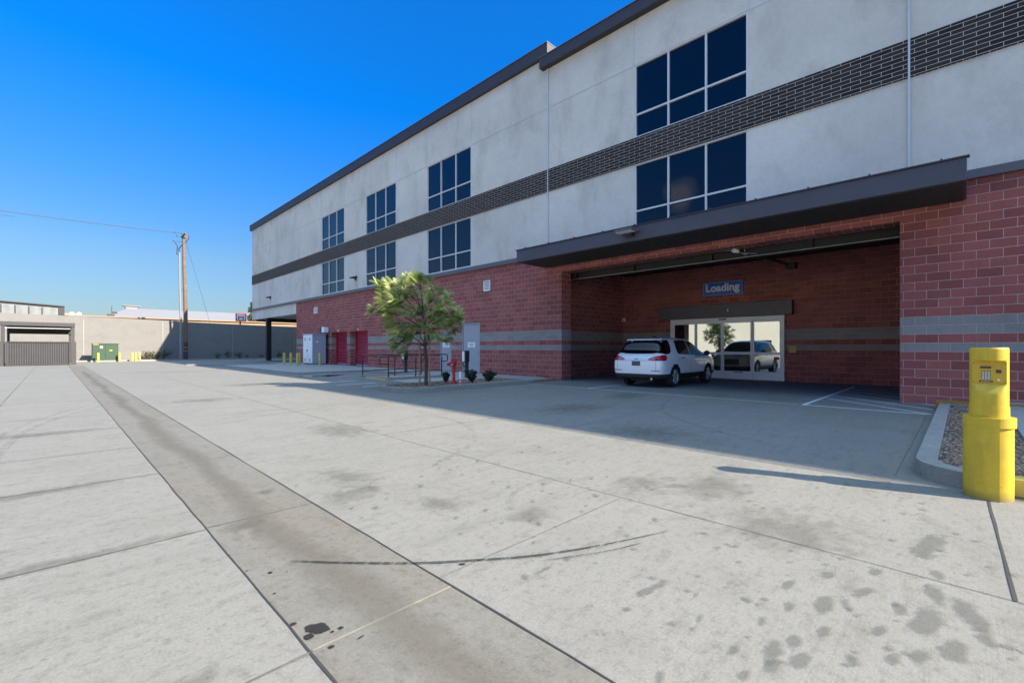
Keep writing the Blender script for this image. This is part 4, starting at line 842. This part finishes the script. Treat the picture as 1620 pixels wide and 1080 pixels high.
def charger(x, y, z0, label):
    t = thing('charging_post', label, 'charger', (x, y, z0), 'vehicle charging posts')
    m_ = MB(); m_.box(x - .05, x + .07, y - .06, y + .06, z0, z0 + .75); m_.build('pedestal', 'gate', t, bevel=.01)
    m_ = MB(); m_.box(x - .11, x + .09, y - .10, y + .13, z0 + .62, z0 + 1.10); m_.build('charger_head', 'black', t, bevel=.03)
    m_ = MB(); m_.box(x - .135, x - .105, y - .01, y + .12, z0 + .66, z0 + 1.07); m_.build('face_plate', 'letter', t, bevel=.008)
    m_ = MB(); pts = [(x - .06, y - .12 - .10 * math.sin(math.pi * k / 12), z0 + 1.02 - .5 * k / 12) for k in range(13)] + [(x - .10, y + .04, z0 + .45), (x - .12, y + .1, z0 + .6)]
    m_.tube(pts, .022, 6); m_.build('cable', 'black', t, smooth=True); return t
charger(11.8, 14.3, .1, 'grey and black charging post in front of the wider grey door'); charger(12.35, 19.7, .1, 'black charging post with white face between the tree and the red roll up doors')
x, y, z = 9.28, 11.9, .12
t = thing('fire_standpipe', 'red fire department connection pipe in the mulch beside a dark shrub', 'standpipe', (x, y, z))
m_ = MB(); m_.tube([(x, y, z), (x, y, z + .62)], .05, 12); m_.build('pipe', 'red', t, smooth=True)
m_ = MB(); m_.tube([(x, y, z + .58), (x, y, z + .64), (x, y, z + .8), (x, y, z + .86)], [.06, .10, .10, .05], 14); m_.build('head', 'red', t, smooth=True)
for s in (-1, 1): m_ = MB(); m_.tube([(x, y, z + .72), (x - .12, y + .1 * s, z + .66), (x - .17, y + .13 * s, z + .62)], [.05, .05, .06], 10); m_.build('inlet', 'red', t, smooth=True)
m_ = MB(); m_.tube([(x - .175, y - .13, z + .61), (x - .20, y - .145, z + .59)], .05, 10); m_.build('inlet_cap', 'chrome', t)
m_ = MB(); m_.tube([(x, y, z), (x, y, z + .09)], [.11, .09], 14); m_.build('base_flange', 'red', t)
x, y = 9.32, 11.62
t = thing('marker_post', 'short white post with red bands next to the red standpipe', 'post', (x, y, z))
m_ = MB(); m_.tube([(x, y, z), (x, y, z + .42)], .035, 10); m_.build('post', 'white', t)
for q in (.04, .13): m_ = MB(); m_.tube([(x, y, z + q), (x, y, z + q + .04)], .04, 10); m_.build('red_band', 'red', t)

# ================================================================= foliage
def add_attr(me, vals):
    at = me.attributes.new('tint', 'FLOAT', 'FACE'); at.data.foreach_set('value', vals)
def foliage_obj(name, verts, faces, tint, m, parent):
    off = parent_world(parent); me = bpy.data.meshes.new(name); me.from_pydata([(v[0] - off[0], v[1] - off[1], v[2] - off[2]) for v in verts], [], faces)
    add_attr(me, tint); me.materials.append(M[m]); o = bpy.data.objects.new(name, me); C.objects.link(o); o.parent = parent; return o
def rv3(): 
    while True:
        v = Vector((random.uniform(-1, 1), random.uniform(-1, 1), random.uniform(-1, 1)))
        if 0.05 < v.length < 1: return v
tx, ty = 8.15, 11.84
T = thing('young_tree', 'young feathery leaved tree tied to stakes in the mulched island', 'tree', (tx, ty, .12))
RV = Vector((.704, -.71, 0)); FV = Vector((.71, .704, 0))
k_ = .0195
lobes = [(-72, 455, .36), (-82, 492, .34), (-58, 478, .42), (-35, 462, .42), (-40, 495, .50), (-8, 452, .40), (-30, 447, .22), (12, 470, .42), (34, 492, .40), (42, 508, .36), (0, 500, .55), (-42, 530, .38), (-20, 525, .45), (20, 518, .42), (-38, 548, .25), (-68, 512, .26), (30, 530, .25)]
V = []; Fc = []; Ti = []
limb = MB()
trunk_pts = [(tx, ty, .1), (tx + .01, ty, .9), (tx - .02, ty + .02, 1.35), (tx - .04, ty + .02, 1.9), (tx - .1, ty + .05, 2.5)]
trunkm = MB(); trunkm.tube(trunk_pts, [.056, .050, .044, .032, .016], 10); trunkm.build('trunk', 'bark', T, smooth=True)
def frond(base, d, ln, tint):
    d = d.normalized(); side = d.cross(Vector((0, 0, 1)))
    if side.length < .1: side = Vector((1, 0, 0))
    side.normalize(); up = side.cross(d); n = 11; p = Vector(base); droop = random.uniform(.25, .7)
    roll = random.uniform(-.7, .7); side = (side * math.cos(roll) + up * math.sin(roll)).normalized()
    for i in range(n):
        u = i / n; dirn = (d + Vector((0, 0, -droop * u))).normalized(); p = p + dirn * ln / n; ll = ln * .30 * math.sin(math.pi * (.18 + .78 * u)) ; wd = ln / n * .55
        for s in (-1, 1):
            t_ = (side * s + dirn * .5 + Vector((0, 0, -.15))).normalized(); a = p; b = p + t_ * ll; o = dirn * wd
            j = len(V); V.extend([a - o * .5, a + o * .5, b + o * .6, b - o * .2]); Fc.append((j, j + 1, j + 2, j + 3)); Ti.append(min(1, max(0, tint + random.uniform(-.12, .12))))
for (dxp, yp, rad) in lobes:
    ctr = Vector((tx, ty, 0)) + RV * ((dxp * .86 + 1) * k_) + FV * random.uniform(-.35, .35) + Vector((0, 0, 1.31 + (550 - yp) * k_))
    fork = Vector(trunk_pts[2]) if ctr.z < 2.0 else Vector(trunk_pts[3]) if ctr.z < 2.7 else Vector(trunk_pts[3]).lerp(Vector(trunk_pts[4]), .6)
    midp = fork.lerp(ctr, .55) + Vector((0, 0, .12)); limb.tube([fork, midp, ctr], [.020, .013, .005], 6)
    nb = int(20 * (rad / .42) ** 1.6) + 3
    for _ in range(nb):
        e = rv3(); e = e.normalized() * (e.length ** .6); end = ctr + Vector((e.x * rad, e.y * rad, e.z * rad * .62))
        limb.tube([midp.lerp(ctr, .6), (midp + end) / 2 + Vector((0, 0, .04)), end], [.005, .004, .002], 4, False)
        out = (end - Vector((tx, ty, 2.0))); out.z *= .4; out = out.normalized(); young = random.random() ** 1.8
        for _ in range(random.randint(5, 7)):
            dd = (out * .9 + rv3() * .9 + Vector((0, 0, .12))); frond(end + rv3() * .05, dd, random.uniform(.18, .30), young * .8 + random.uniform(0, .25))
limb.build('branches', 'bark', T, smooth=True)
foliage_obj('crown', V, Fc, Ti, 'leaf', T)
# stakes are things beside the tree
for dx, h, lab in ((-.20, 1.35, 'thin reddish wooden stake left of the young tree trunk'), (.11, 1.95, 'taller wooden stake tied right of the young tree trunk')):
    b_ = Vector((tx, ty, .12)) + RV * dx; t = thing('tree_stake', lab, 'stake', b_, 'tree stakes'); m_ = MB(); m_.tube([b_, b_ + Vector((-.02 * dx, 0, h))], .027, 8); m_.build('pole', 'stake', t)
    for z in (.75, 1.15):
        m_ = MB(); m_.tube([b_ + Vector((0, 0, z)) - RV * .03 * math.copysign(1, dx), Vector((tx, ty, .12 + z)) + RV * .05 * math.copysign(1, dx)], .010, 6); m_.build('tie', 'black', t)
def shrub(x, y, z0, w_, h, label, n=150, name='dark_shrub', m='shrubleaf', ll=.10, group='small dark shrubs in the island', cat='shrub'):
    t = thing(name, label, cat, (x, y, z0), group); vv = []; ff = []; ti = []; st = MB(); base = Vector((x, y, z0))
    stems = []
    for _ in range(7):
        tip = base + Vector((random.uniform(-.5, .5) * w_, random.uniform(-.5, .5) * w_, h * random.uniform(.65, 1))); stems.append(tip); st.tube([base, base.lerp(tip, .5) + rv3() * .02, tip], [.008, .006, .003], 5)
    st.build('stems', 'bark', t)
    for _ in range(n):
        tip = random.choice(stems); u = random.uniform(.2, 1.0); p = base.lerp(tip, u) + rv3() * w_ * .13; d = (rv3() + Vector((0, 0, .9))).normalized(); s = d.cross(rv3()).normalized() * ll * .22
        j = len(vv); q = p + d * ll; vv.extend([p, (p + q) / 2 + s, q, (p + q) / 2 - s]); ff.append((j, j + 1, j + 2, j + 3)); ti.append(random.random())
    foliage_obj('leaves', vv, ff, ti, m, t); return t
shrub(9.35, 12.45, .12, .28, .36, 'dark spiky shrub in the mulch between tree and red standpipe', 380, ll=.09)
shrub(9.95, 11.75, .12, .34, .42, 'dark spiky shrub right of the red standpipe', 600, ll=.09)
shrub(10.75, 11.8, .12, .44, .38, 'dark round shrub nearest the loading bay', 700, ll=.08)
wd = shrub(6.6, 59.2, .12, .8, .8, 'scrubby dry weed nearest the yellow bollards at the back wall', 110, 'weed', 'weedleaf', .17, 'weeds along the back wall', 'weed')
for x, s_, lab in ((7.1, 1.2, 'low dry weed, second right of the bollards at the back wall'), (7.6, 1.0, 'dry weed left of the utility pole, third from the bollards'), (8.05, 1.5, 'tall dry weed between the bollards and the utility pole'),
                   (12.84, .9, 'first dark weed right of the utility pole at the wall'), (14.0, 1.1, 'second dark weed right of the utility pole'), (15.1, 1.0, 'third dark weed right of the utility pole'), (15.9, .6, 'fourth low weed, under the basketball hoop'), (17.4, .6, 'fifth low weed, left of the dark column'), (19.2, 1.0, 'last dark weed, between the dark column and the red wall')):
    c_ = dup(wd, (x, 59.2 if x < 9 else 58.9, .1), lab, random.random() * 6); c_.scale = (s_ * 1.2, s_, s_ * .9)
# crown of a far tree showing past the building corner
t = thing('far_tree', 'dark leafy tree crown peeking out at the left corner of the building', 'tree', (19.2, 68, 0))
m_ = MB(); m_.tube([(19.2, 68, 0), (19.2, 68, 4.5), (19.0, 68, 6)], [.2, .14, .05], 8); m_.build('trunk', 'bark', t)
vv = []; ff = []; ti = []
for _ in range(1500):
    e = rv3(); c0 = random.choice(((18.75, 68, 5.3, .55), (18.9, 68, 6.4, .5), (19.2, 68, 4.6, .6), (19.2, 68, 7.2, .5))); p = Vector(c0[:3]) + e * c0[3]; d = rv3().normalized() * .2; s = d.cross(rv3()).normalized() * .06
    j = len(vv); vv.extend([p, p + d * .5 + s, p + d, p + d * .5 - s]); ff.append((j, j + 1, j + 2, j + 3)); ti.append(random.random())
foliage_obj('crown', vv, ff, ti, 'palmleaf', t)

# ================================================================= keypad kiosk
kx, ky = 5.80, -.16
K = thing('keypad_kiosk', 'yellow steel pipe kiosk with a keypad panel standing in front of the planter', 'kiosk', (kx, ky, 0))
m_ = MB(); m_.tube([(kx, ky, 0), (kx, ky, .70)], .152, 48, False); m_.build('lower_pipe', 'yellow', K, smooth=True)
m_ = MB(); m_.tube([(kx, ky, .0), (kx, ky, .628), (kx, ky, .63)], .1525, 48, False)
# overlapping sleeve plate on the right hand (towards -Y) half
def arc_shell(mb, r0, r1, a0, a1, z0, z1, n=20):
    for k in range(n):
        a = R(a0 + (a1 - a0) * k / n); b = R(a0 + (a1 - a0) * (k + 1) / n)
        P = lambda r, an, z: (kx + r * math.cos(an), ky + r * math.sin(an), z)
        mb.q(P(r1, a, z0), P(r1, b, z0), P(r1, b, z1), P(r1, a, z1)); mb.q(P(r0, a, z1), P(r0, b, z1), P(r1, b, z1), P(r1, a, z1)); mb.q(P(r0, a, z0), P(r0, b, z0), P(r1, b, z0), P(r1, a, z0))
        if k == 0: mb.q(P(r0, a, z0), P(r1, a, z0), P(r1, a, z1), P(r0, a, z1))
        if k == n - 1: mb.q(P(r0, b, z0), P(r1, b, z0), P(r1, b, z1), P(r0, b, z1))
s1 = MB(); arc_shell(s1, .151, .1645, 40, 201, .0, .626, 30); s1.build('access_sleeve', 'yellow', K, smooth=True)
s1 = MB(); arc_shell(s1, .151, .166, 0, 360, .625, .708, 48); s1.build('collar', 'yellow', K, smooth=True)
s1 = MB(); s1.tube([(kx, ky, .70), (kx, ky, .7065)], .150, 40); s1.build('top_plate', 'yellow', K)
# upper pipe with flat cut facing the lane (-X)
Ru = .122; seg = 72; zs = [.70] + [.70 + .02 * k for k in range(1, 31)] + [1.30, 1.312]
fa = R(181)
up_ = MB(); rings = []
for z in zs:
    r0 = len(up_.v)
    for j in range(seg):
        a = 2 * math.pi * j / seg; cx_, cy_ = math.cos(a) * Ru, math.sin(a) * Ru; fwd = cx_ * math.cos(fa) + cy_ * math.sin(fa)
        if 1.00 <= z <= 1.195: lim = .062
        elif .90 <= z < 1.00: lim = .062 + (.125 - .062) * (1.00 - z) / .10
        else: lim = 9
        if fwd > lim: cx_ -= (fwd - lim) * math.cos(fa); cy_ -= (fwd - lim) * math.sin(fa)
        sh = .96 if z > 1.305 else 1
        up_.v.append((kx + cx_ * sh, ky + cy_ * sh, z))
    rings.append(r0)
for i in range(len(rings) - 1):
    for j in range(seg): up_.f.append((rings[i] + j, rings[i] + (j + 1) % seg, rings[i + 1] + (j + 1) % seg, rings[i + 1] + j))
up_.f.append(tuple(rings[-1] + j for j in range(seg)))
up_.build('upper_pipe', 'yellow', K, smooth=True)
s1 = MB(); 
for (z0, z1, r1) in ((.708, .80, .1265),): arc_shell(s1, .120, r1, 0, 360, z0, z1, 48)
s1.build('pipe_band', 'yellow', K, smooth=True)
# panel: local frame u right (seen from lane) = -Y, v = Z
xp = kx - .0625
def pbox(mb, u0, u1, v0, v1, d0, d1): mb.box(xp - d1, xp - d0, ky - u1, ky - u0, v0, v1)
p_ = MB(); pbox(p_, -.104, .104, 1.005, 1.185, .0, .006); pan = p_.build('keypad_panel', 'yellow_d', K, bevel=.002)
p_ = MB(); pbox(p_, -.055, .012, 1.130, 1.150, .0061, .009); p_.build('display', 'display', pan)
p_ = MB(); pbox(p_, .040, .072, 1.092, 1.122, .0061, .009); p_.build('reader_window', 'display', pan)
p_ = MB(); pbox(p_, -.048, .008, 1.032, 1.110, .0061, .0075); p_.build('keypad_plate', 'gate', pan)
p_ = MB()
for r_ in range(4):
    for c_ in range(3): pbox(p_, -.045 + c_ * .0178, -.0305 + c_ * .0178, 1.036 + r_ * .0182, 1.050 + r_ * .0182, .0076, .012)
p_.build('keys', 'keys', pan)
p_ = MB(); pbox(p_, -.062, .022, 1.012, 1.026, .0061, .008); p_.build('name_strip', 'black', pan)
p_ = MB(); pbox(p_, -.052, .012, 1.017, 1.021, .0081, .0085); p_.build('name_strip_text', 'keys', pan)
p_ = MB(); p_.tube([(xp - .006, ky - .056, 1.034), (xp - .016, ky - .056, 1.034)], .0085, 14); p_.build('lock', 'chrome', pan)
p_ = MB()
for r_ in range(5):
    rr = .016 - .003 * r_
    p_.tube([(xp - .0062 - .0002 * r_, ky - .056, 1.152), (xp - .0072 - .0004 * r_, ky - .056, 1.152)], rr, 16)
p_.build('speaker_grille', 'yellow', pan)
p_ = MB()
for u in (-.095, .095):
    for v in (1.014, 1.176): p_.tube([(xp - .006, ky - u, v), (xp - .009, ky - u, v)], .0035, 8)
p_.build('panel_screws', 'black', pan)

# ================================================================= white crossover car
CX, CY = 15.93, 7.72
CAR = thing('parked_car', 'white crossover car parked nose in towards the glass doors of the loading bay', 'car', (CX, CY, 0))
# station: x, z_top, half width top, z_belt, half width belt, z bottom, half width bottom
ST = [(-2.30, .86, .66, .78, .74, .36, .66), (-2.27, .99, .72, .88, .83, .32, .76), (-2.20, 1.075, .74, .96, .885, .29, .84), (-2.10, 1.13, .73, 1.00, .91, .27, .87), (-2.03, 1.22, .715, 1.02, .915, .26, .88), (-1.92, 1.42, .665, 1.04, .92, .25, .885),
      (-1.84, 1.575, .625, 1.05, .92, .25, .89), (-1.70, 1.615, .62, 1.055, .92, .25, .89), (-1.3, 1.645, .625, 1.05, .92, .25, .89), (-.7, 1.665, .635, 1.035, .92, .25, .89), (-.1, 1.66, .635, 1.02, .92, .25, .89), (.35, 1.62, .625, 1.01, .92, .25, .89),
      (.65, 1.535, .62, 1.00, .92, .25, .89), (.95, 1.38, .64, .99, .92, .25, .89), (1.2, 1.22, .68, .985, .92, .25, .89), (1.36, 1.13, .73, .98, .915, .25, .89), (1.6, 1.09, .74, .965, .91, .25, .885), (1.95, 1.03, .71, .93, .89, .26, .86), (2.15, .97, .66, .88, .85, .28, .82), (2.28, .88, .58, .80, .77, .30, .74), (2.345, .78, .5, .72, .68, .34, .62)]
body = MB(); rings = []
for (x, zt, wt, zb, wb, z0, w0) in ST:
    zc = zb - .10; h = zt - zb
    sec = [(0, z0), (w0 * .6, z0), (w0 - .05, z0 + .015), (w0, z0 + .08), (wb - .005, z0 + .22), (wb + .005, (z0 + zb) / 2 + .05), (wb, zc), (wb - .03, zb)]
    top_in = wt
    sec += [(wb - .03 + (top_in - wb + .03) * .35, zb + h * .38), (wb - .03 + (top_in - wb + .03) * .8, zb + h * .84), (top_in - .07, zt - .012), (top_in * .5, zt + .012 * (1 if h > .3 else .5)), (0, zt + .02 * (1 if h > .3 else .5))]
    ring = [(x, y, z) for y, z in sec] + [(x, -y, z) for y, z in reversed(sec[1:-1])]
    rings.append(len(body.v)); body.v += ring; nr = len(ring)
for i in range(len(rings) - 1):
    for j in range(nr): body.f.append((rings[i] + j, rings[i] + (j + 1) % nr, rings[i + 1] + (j + 1) % nr, rings[i + 1] + j))
body.f.append(tuple(rings[0] + j for j in range(nr))[::-1]); body.f.append(tuple(rings[-1] + j for j in range(nr)))
tmp = bpy.data.meshes.new('tmp'); tmp.from_pydata(body.v, [], body.f); bmm = bmesh.new(); bmm.from_mesh(tmp); bmesh.ops.recalc_face_normals(bmm, faces=bmm.faces); bmm.to_mesh(tmp); bmm.free()
to = bpy.data.objects.new('tmp', tmp); C.objects.link(to); ssf = to.modifiers.new('s', 'SUBSURF'); ssf.levels = 2; ssf.render_levels = 2
AX = (-1.33, 1.40); WR = .355
cut = MB()
for ax in AX:
    for s in (-1, 1): cut.tube([(ax, s * .60, WR), (ax, s * 1.2, WR)], .405, 40)
cme = bpy.data.meshes.new('cut'); cme.from_pydata(cut.v, [], cut.f); bmm = bmesh.new(); bmm.from_mesh(cme); bmesh.ops.recalc_face_normals(bmm, faces=bmm.faces); bmm.to_mesh(cme); bmm.free()
co = bpy.data.objects.new('cut', cme); C.objects.link(co)
bpy.context.view_layer.update()
solid = BVHTree.FromObject(to, bpy.context.evaluated_depsgraph_get())
bo = to.modifiers.new('b', 'BOOLEAN'); bo.object = co; bo.operation = 'DIFFERENCE'; bo.solver = 'EXACT'
bpy.context.view_layer.update()
bme = bpy.data.meshes.new_from_object(to.evaluated_get(bpy.context.evaluated_depsgraph_get())); bme.name = 'car_body'
bpy.data.objects.remove(to); bpy.data.objects.remove(co)
bmm = bmesh.new(); bmm.from_mesh(bme); bmesh.ops.bisect_plane(bmm, geom=bmm.verts[:] + bmm.edges[:] + bmm.faces[:], plane_co=(0, 0, .455), plane_no=(0, 0, 1)); bmm.to_mesh(bme); bmm.free()
bme.materials.clear(); bme.materials.append(M['carwhite']); bme.materials.append(M['carblack'])
for p in bme.polygons:
    c0 = p.center
    lim = .455
    inner = any(math.hypot(c0.x - a, c0.z - WR) < .41 for a in AX) and abs(c0.y) > .55
    p.material_index = 1 if (c0.z < lim or inner) else 0
    p.use_smooth = True
bme.set_sharp_from_angle(angle=R(35))
ob = bpy.data.objects.new('car_body', bme); C.objects.link(ob); ob.parent = CAR
# patches: outline given in a projection plane and cast onto the body
def cpatch(name, m, cols, side, parent, off=.006, nv=6):
    """cols: list of (u, v_low, v_high); side 'r','l' (u = x) or 'b','f' (u = y, cast along x)"""
    vv = []; ok = True; grid = []; lo = cols[0][0]; cs = []
    for k in range(len(cols) - 1):
        for j in range(4): t = j / 4; cs.append(tuple(cols[k][i] * (1 - t) + cols[k + 1][i] * t for i in range(3)))
    cs.append(cols[-1])
    for (u, a, b) in cs:
        col = []
        for j in range(nv + 1):
            v = a + (b - a) * j / nv
            if side in ('r', 'l'): s = -1 if side == 'r' else 1; org = Vector((u, s * 3, v)); d = Vector((0, -s, 0))
            elif side == 'b': org = Vector((-5, u, v)); d = Vector((1, 0, 0))
            elif side in ('dr', 'dl'):
                sy = -1 if side == 'dr' else 1; d = Vector((1, -sy, 0)).normalized(); pp = Vector((1, sy, 0)).normalized(); org = Vector((-1.97, sy * .72, v)) + pp * u - d * 3
            else: org = Vector((5, u, v)); d = Vector((-1, 0, 0))
            hit = solid.ray_cast(org, d)
            if hit[0] is None: col.append(None); continue
            col.append(hit[0] + hit[1] * off if hit[1].dot(d) < 0 else hit[0] - hit[1] * off)
        grid.append(col)
    idx = {}; fs = []
    for i in range(len(grid)):
        for j in range(nv + 1):
            if grid[i][j] is not None: idx[(i, j)] = len(vv); vv.append(grid[i][j])
    for i in range(len(grid) - 1):
        for j in range(nv):
            ks = [(i, j), (i + 1, j), (i + 1, j + 1), (i, j + 1)]
            if all(k in idx for k in ks): fs.append([idx[k] for k in ks])
    me = bpy.data.meshes.new(name); me.from_pydata(vv, [], fs); me.materials.append(M[m]); me.polygons.foreach_set('use_smooth', [True] * len(fs))
    o = bpy.data.objects.new(name, me); C.objects.link(o); o.parent = parent; return o
W = 'carglass'
cpatch('rear_window', W, [(-.70, 1.17, 1.30), (-.60, 1.13, 1.53), (-.45, 1.115, 1.565), (0, 1.11, 1.58), (.45, 1.115, 1.565), (.60, 1.13, 1.53), (.70, 1.17, 1.30)], 'b', CAR)
for s in 'rl':
    cpatch('quarter_window', W, [(-2.04, 1.12, 1.17), (-1.95, 1.10, 1.32), (-1.82, 1.10, 1.54), (-1.65, 1.12, 1.56), (-1.52, 1.19, 1.565), (-1.43, 1.34, 1.565), (-1.37, 1.54, 1.565)], s, CAR)
    cpatch('quarter_window', W, [(-.16, 1.14, 1.50), (0, 1.12, 1.50), (.16, 1.13, 1.50)], 'd' + s, CAR, .005)
    cpatch('rear_door_window', W, [(-1.06, 1.18, 1.30), (-.98, 1.10, 1.555), (-.6, 1.085, 1.575), (-.12, 1.07, 1.57)], s, CAR)
    cpatch('front_door_window', W, [(-.06, 1.07, 1.57), (.3, 1.06, 1.545), (.62, 1.05, 1.44), (.9, 1.04, 1.29), (1.12, 1.04, 1.15), (1.24, 1.05, 1.07)], s, CAR)
    cpatch('door_seam', 'carblack', [(-.10, .47, 1.06), (-.092, .47, 1.06)], s, CAR, .003); cpatch('door_seam', 'carblack', [(1.0, .47, 1.03), (1.008, .47, 1.03)], s, CAR, .003)
    cpatch('door_seam', 'carblack', [(-1.05, .85, 1.10), (-1.042, .85, 1.10)], s, CAR, .003)
    sg = -1 if s == 'r' else 1
    for hx in (-.88, .12): m_ = MB(); m_.tube([(CX + hx, CY + sg * .925, .96), (CX + hx + .03, CY + sg * .955, .965), (CX + hx + .17, CY + sg * .955, .97), (CX + hx + .2, CY + sg * .925, .97)], .014, 8); m_.build('door_handle', 'chrome', CAR, smooth=True)
    m_ = MB(); m_.tube([(CX + 1.0, CY + sg * .89, 1.06), (CX + 1.0, CY + sg * .98, 1.09)], .03, 8); m_.tube([(CX + 1.05, CY + sg * 1.03, 1.09), (CX + 1.02, CY + sg * 1.03, 1.12), (CX + .96, CY + sg * 1.03, 1.12), (CX + .93, CY + sg * 1.03, 1.12)], [.05, .095, .10, .09], 12); m_.build('wing_mirror', 'carblack', CAR, smooth=True)
    # tail lamp: rear part and side part
    a, b = (-1, 1) if s == 'r' else (1, -1)
    inn = -.42 if s == 'r' else .42; out = -.86 if s == 'r' else .86
    cpatch('tail_light', 'lens', [(inn, .93, .935), (inn * 1.2, .90, .985), (inn * 1.55, .89, 1.03), (out, .89, 1.055)], 'b', CAR, .007)
    cpatch('tail_light_clear', 'lens_w', [(inn * 1.12, .925, .955), (inn * 1.35, .92, .975), (inn * 1.6, .92, .99)], 'b', CAR, .010)
    cpatch('tail_light', 'lens', [(-2.26, .89, 1.0), (-2.12, .885, 1.065), (-1.98, .91, 1.075), (-1.92, .99, 1.07)], s, CAR, .007)
    cpatch('reflector', 'lens', [(inn * 1.25, .555, .575), (out * .96, .555, .58)], 'b', CAR, .006)
    cpatch('headlight', 'chrome', [(1.80, .86, .90), (1.98, .78, .93), (2.12, .74, .90)], s, CAR, .006)
cpatch('tailgate_seam', 'carblack', [(-.74, .885, .892), (.74, .885, .892)], 'b', CAR, .003)
for s in (-1, 1): cpatch('tailgate_seam', 'carblack', [(s * .70 - .004, .56, .885), (s * .70 + .004, .56, .885)], 'b', CAR, .003)
cpatch('number_plate', 'platec', [(-.155, .72, .87), (.155, .72, .87)], 'b', CAR, .008)
cpatch('tailgate_emblem', 'chrome', [(-.06, .925, .95), (.06, .925, .95)], 'b', CAR, .008)
cpatch('windscreen', W, [(-.66, 1.16, 1.30), (-.5, 1.14, 1.56), (0, 1.13, 1.59), (.5, 1.14, 1.56), (.66, 1.16, 1.30)], 'f', CAR)
cpatch('grille', 'carblack', [(-.42, .52, .80), (.42, .52, .80)], 'f', CAR)
m_ = MB(); m_.v += [(CX - 1.96, CY - .54, 1.565), (CX - 1.96, CY + .54, 1.565), (CX - 1.6, CY + .58, 1.56), (CX - 1.6, CY - .58, 1.56), (CX - 1.95, CY - .53, 1.60), (CX - 1.95, CY + .53, 1.60), (CX - 1.6, CY + .56, 1.635), (CX - 1.6, CY - .56, 1.635)]
m_.f += [(0, 1, 2, 3), (4, 7, 6, 5), (0, 4, 5, 1), (1, 5, 6, 2), (2, 6, 7, 3), (3, 7, 4, 0)]; m_.build('spoiler', 'carwhite', CAR, bevel=.01)
m_ = MB(); m_.v += [(CX - 1.1, CY - .02, 1.665), (CX - 1.1, CY + .02, 1.665), (CX - .93, CY + .03, 1.67), (CX - .93, CY - .03, 1.67), (CX - 1.12, CY, 1.73)]; m_.f += [(0, 1, 4), (1, 2, 4), (2, 3, 4), (3, 0, 4)]; m_.build('roof_antenna', 'carblack', CAR)
m_ = MB(); m_.tube([(CX - 2.3, CY - .55, .30), (CX - 2.0, CY - .55, .30)], .035, 12); m_.build('exhaust', 'chrome', CAR, smooth=True)
m_ = MB(); m_.box(CX - 1.9, CX + 2.0, CY - .45, CY + .45, .2, .26); m_.tube([(CX - 1.33, CY - .7, .34), (CX - 1.33, CY + .7, .34)], .05, 10); m_.build('underbody', 'carblack', CAR)
for ax in AX:
    for s in (-1, 1):
        wx, wy = CX + ax, CY + s * .80; hub = bpy.data.objects.new('wheel', None)
        prof = [(.21, -.11), (.33, -.115), (.352, -.09), (.355, 0), (.352, .09), (.33, .115), (.235, .11)]
        m_ = MB(); n = 40; rs = []
        for (r, yy) in prof:
            r0 = len(m_.v)
            for j in range(n): a = 2 * math.pi * j / n; m_.v.append((wx + r * math.cos(a), wy + s * yy, .355 + r * math.sin(a)))
            rs.append(r0)
        for i in range(len(rs) - 1):
            for j in range(n): m_.f.append((rs[i] + j, rs[i] + (j + 1) % n, rs[i + 1] + (j + 1) % n, rs[i + 1] + j))
        wheel = m_.build('wheel', 'rubber', CAR, smooth=True)
        m_ = MB(); rs = []
        for (r, yy) in [(.237, .10), (.232, .085), (.215, .08), (.205, -.05)]:
            r0 = len(m_.v)
            for j in range(n): a = 2 * math.pi * j / n; m_.v.append((wx + r * math.cos(a), wy + s * yy, .355 + r * math.sin(a)))
            rs.append(r0)
        for i in range(3):
            for j in range(n): m_.f.append((rs[i] + j, rs[i] + (j + 1) % n, rs[i + 1] + (j + 1) % n, rs[i + 1] + j))
        for k in range(5):
            for dlt in (-.16, .16):
                a = 2 * math.pi * k / 5 + math.pi / 2; a2 = a + dlt
                p0 = (wx + .04 * math.cos(a), wy + s * .085, .355 + .04 * math.sin(a)); p1 = (wx + .225 * math.cos(a2), wy + s * .08, .355 + .225 * math.sin(a2)); m_.tube([p0, p1], [.022, .017], 6)
        m_.tube([(wx, wy + s * .06, .355), (wx, wy + s * .1, .355)], [.06, .05], 14); m_.build('rim', 'rim', wheel, smooth=True)
        m_ = MB(); m_.tube([(wx, wy - s * .02, .355), (wx, wy + s * .01, .355)], .205, 24); m_.build('brake_disc', 'gate_d', wheel)
        bpy.data.objects.remove(hub)
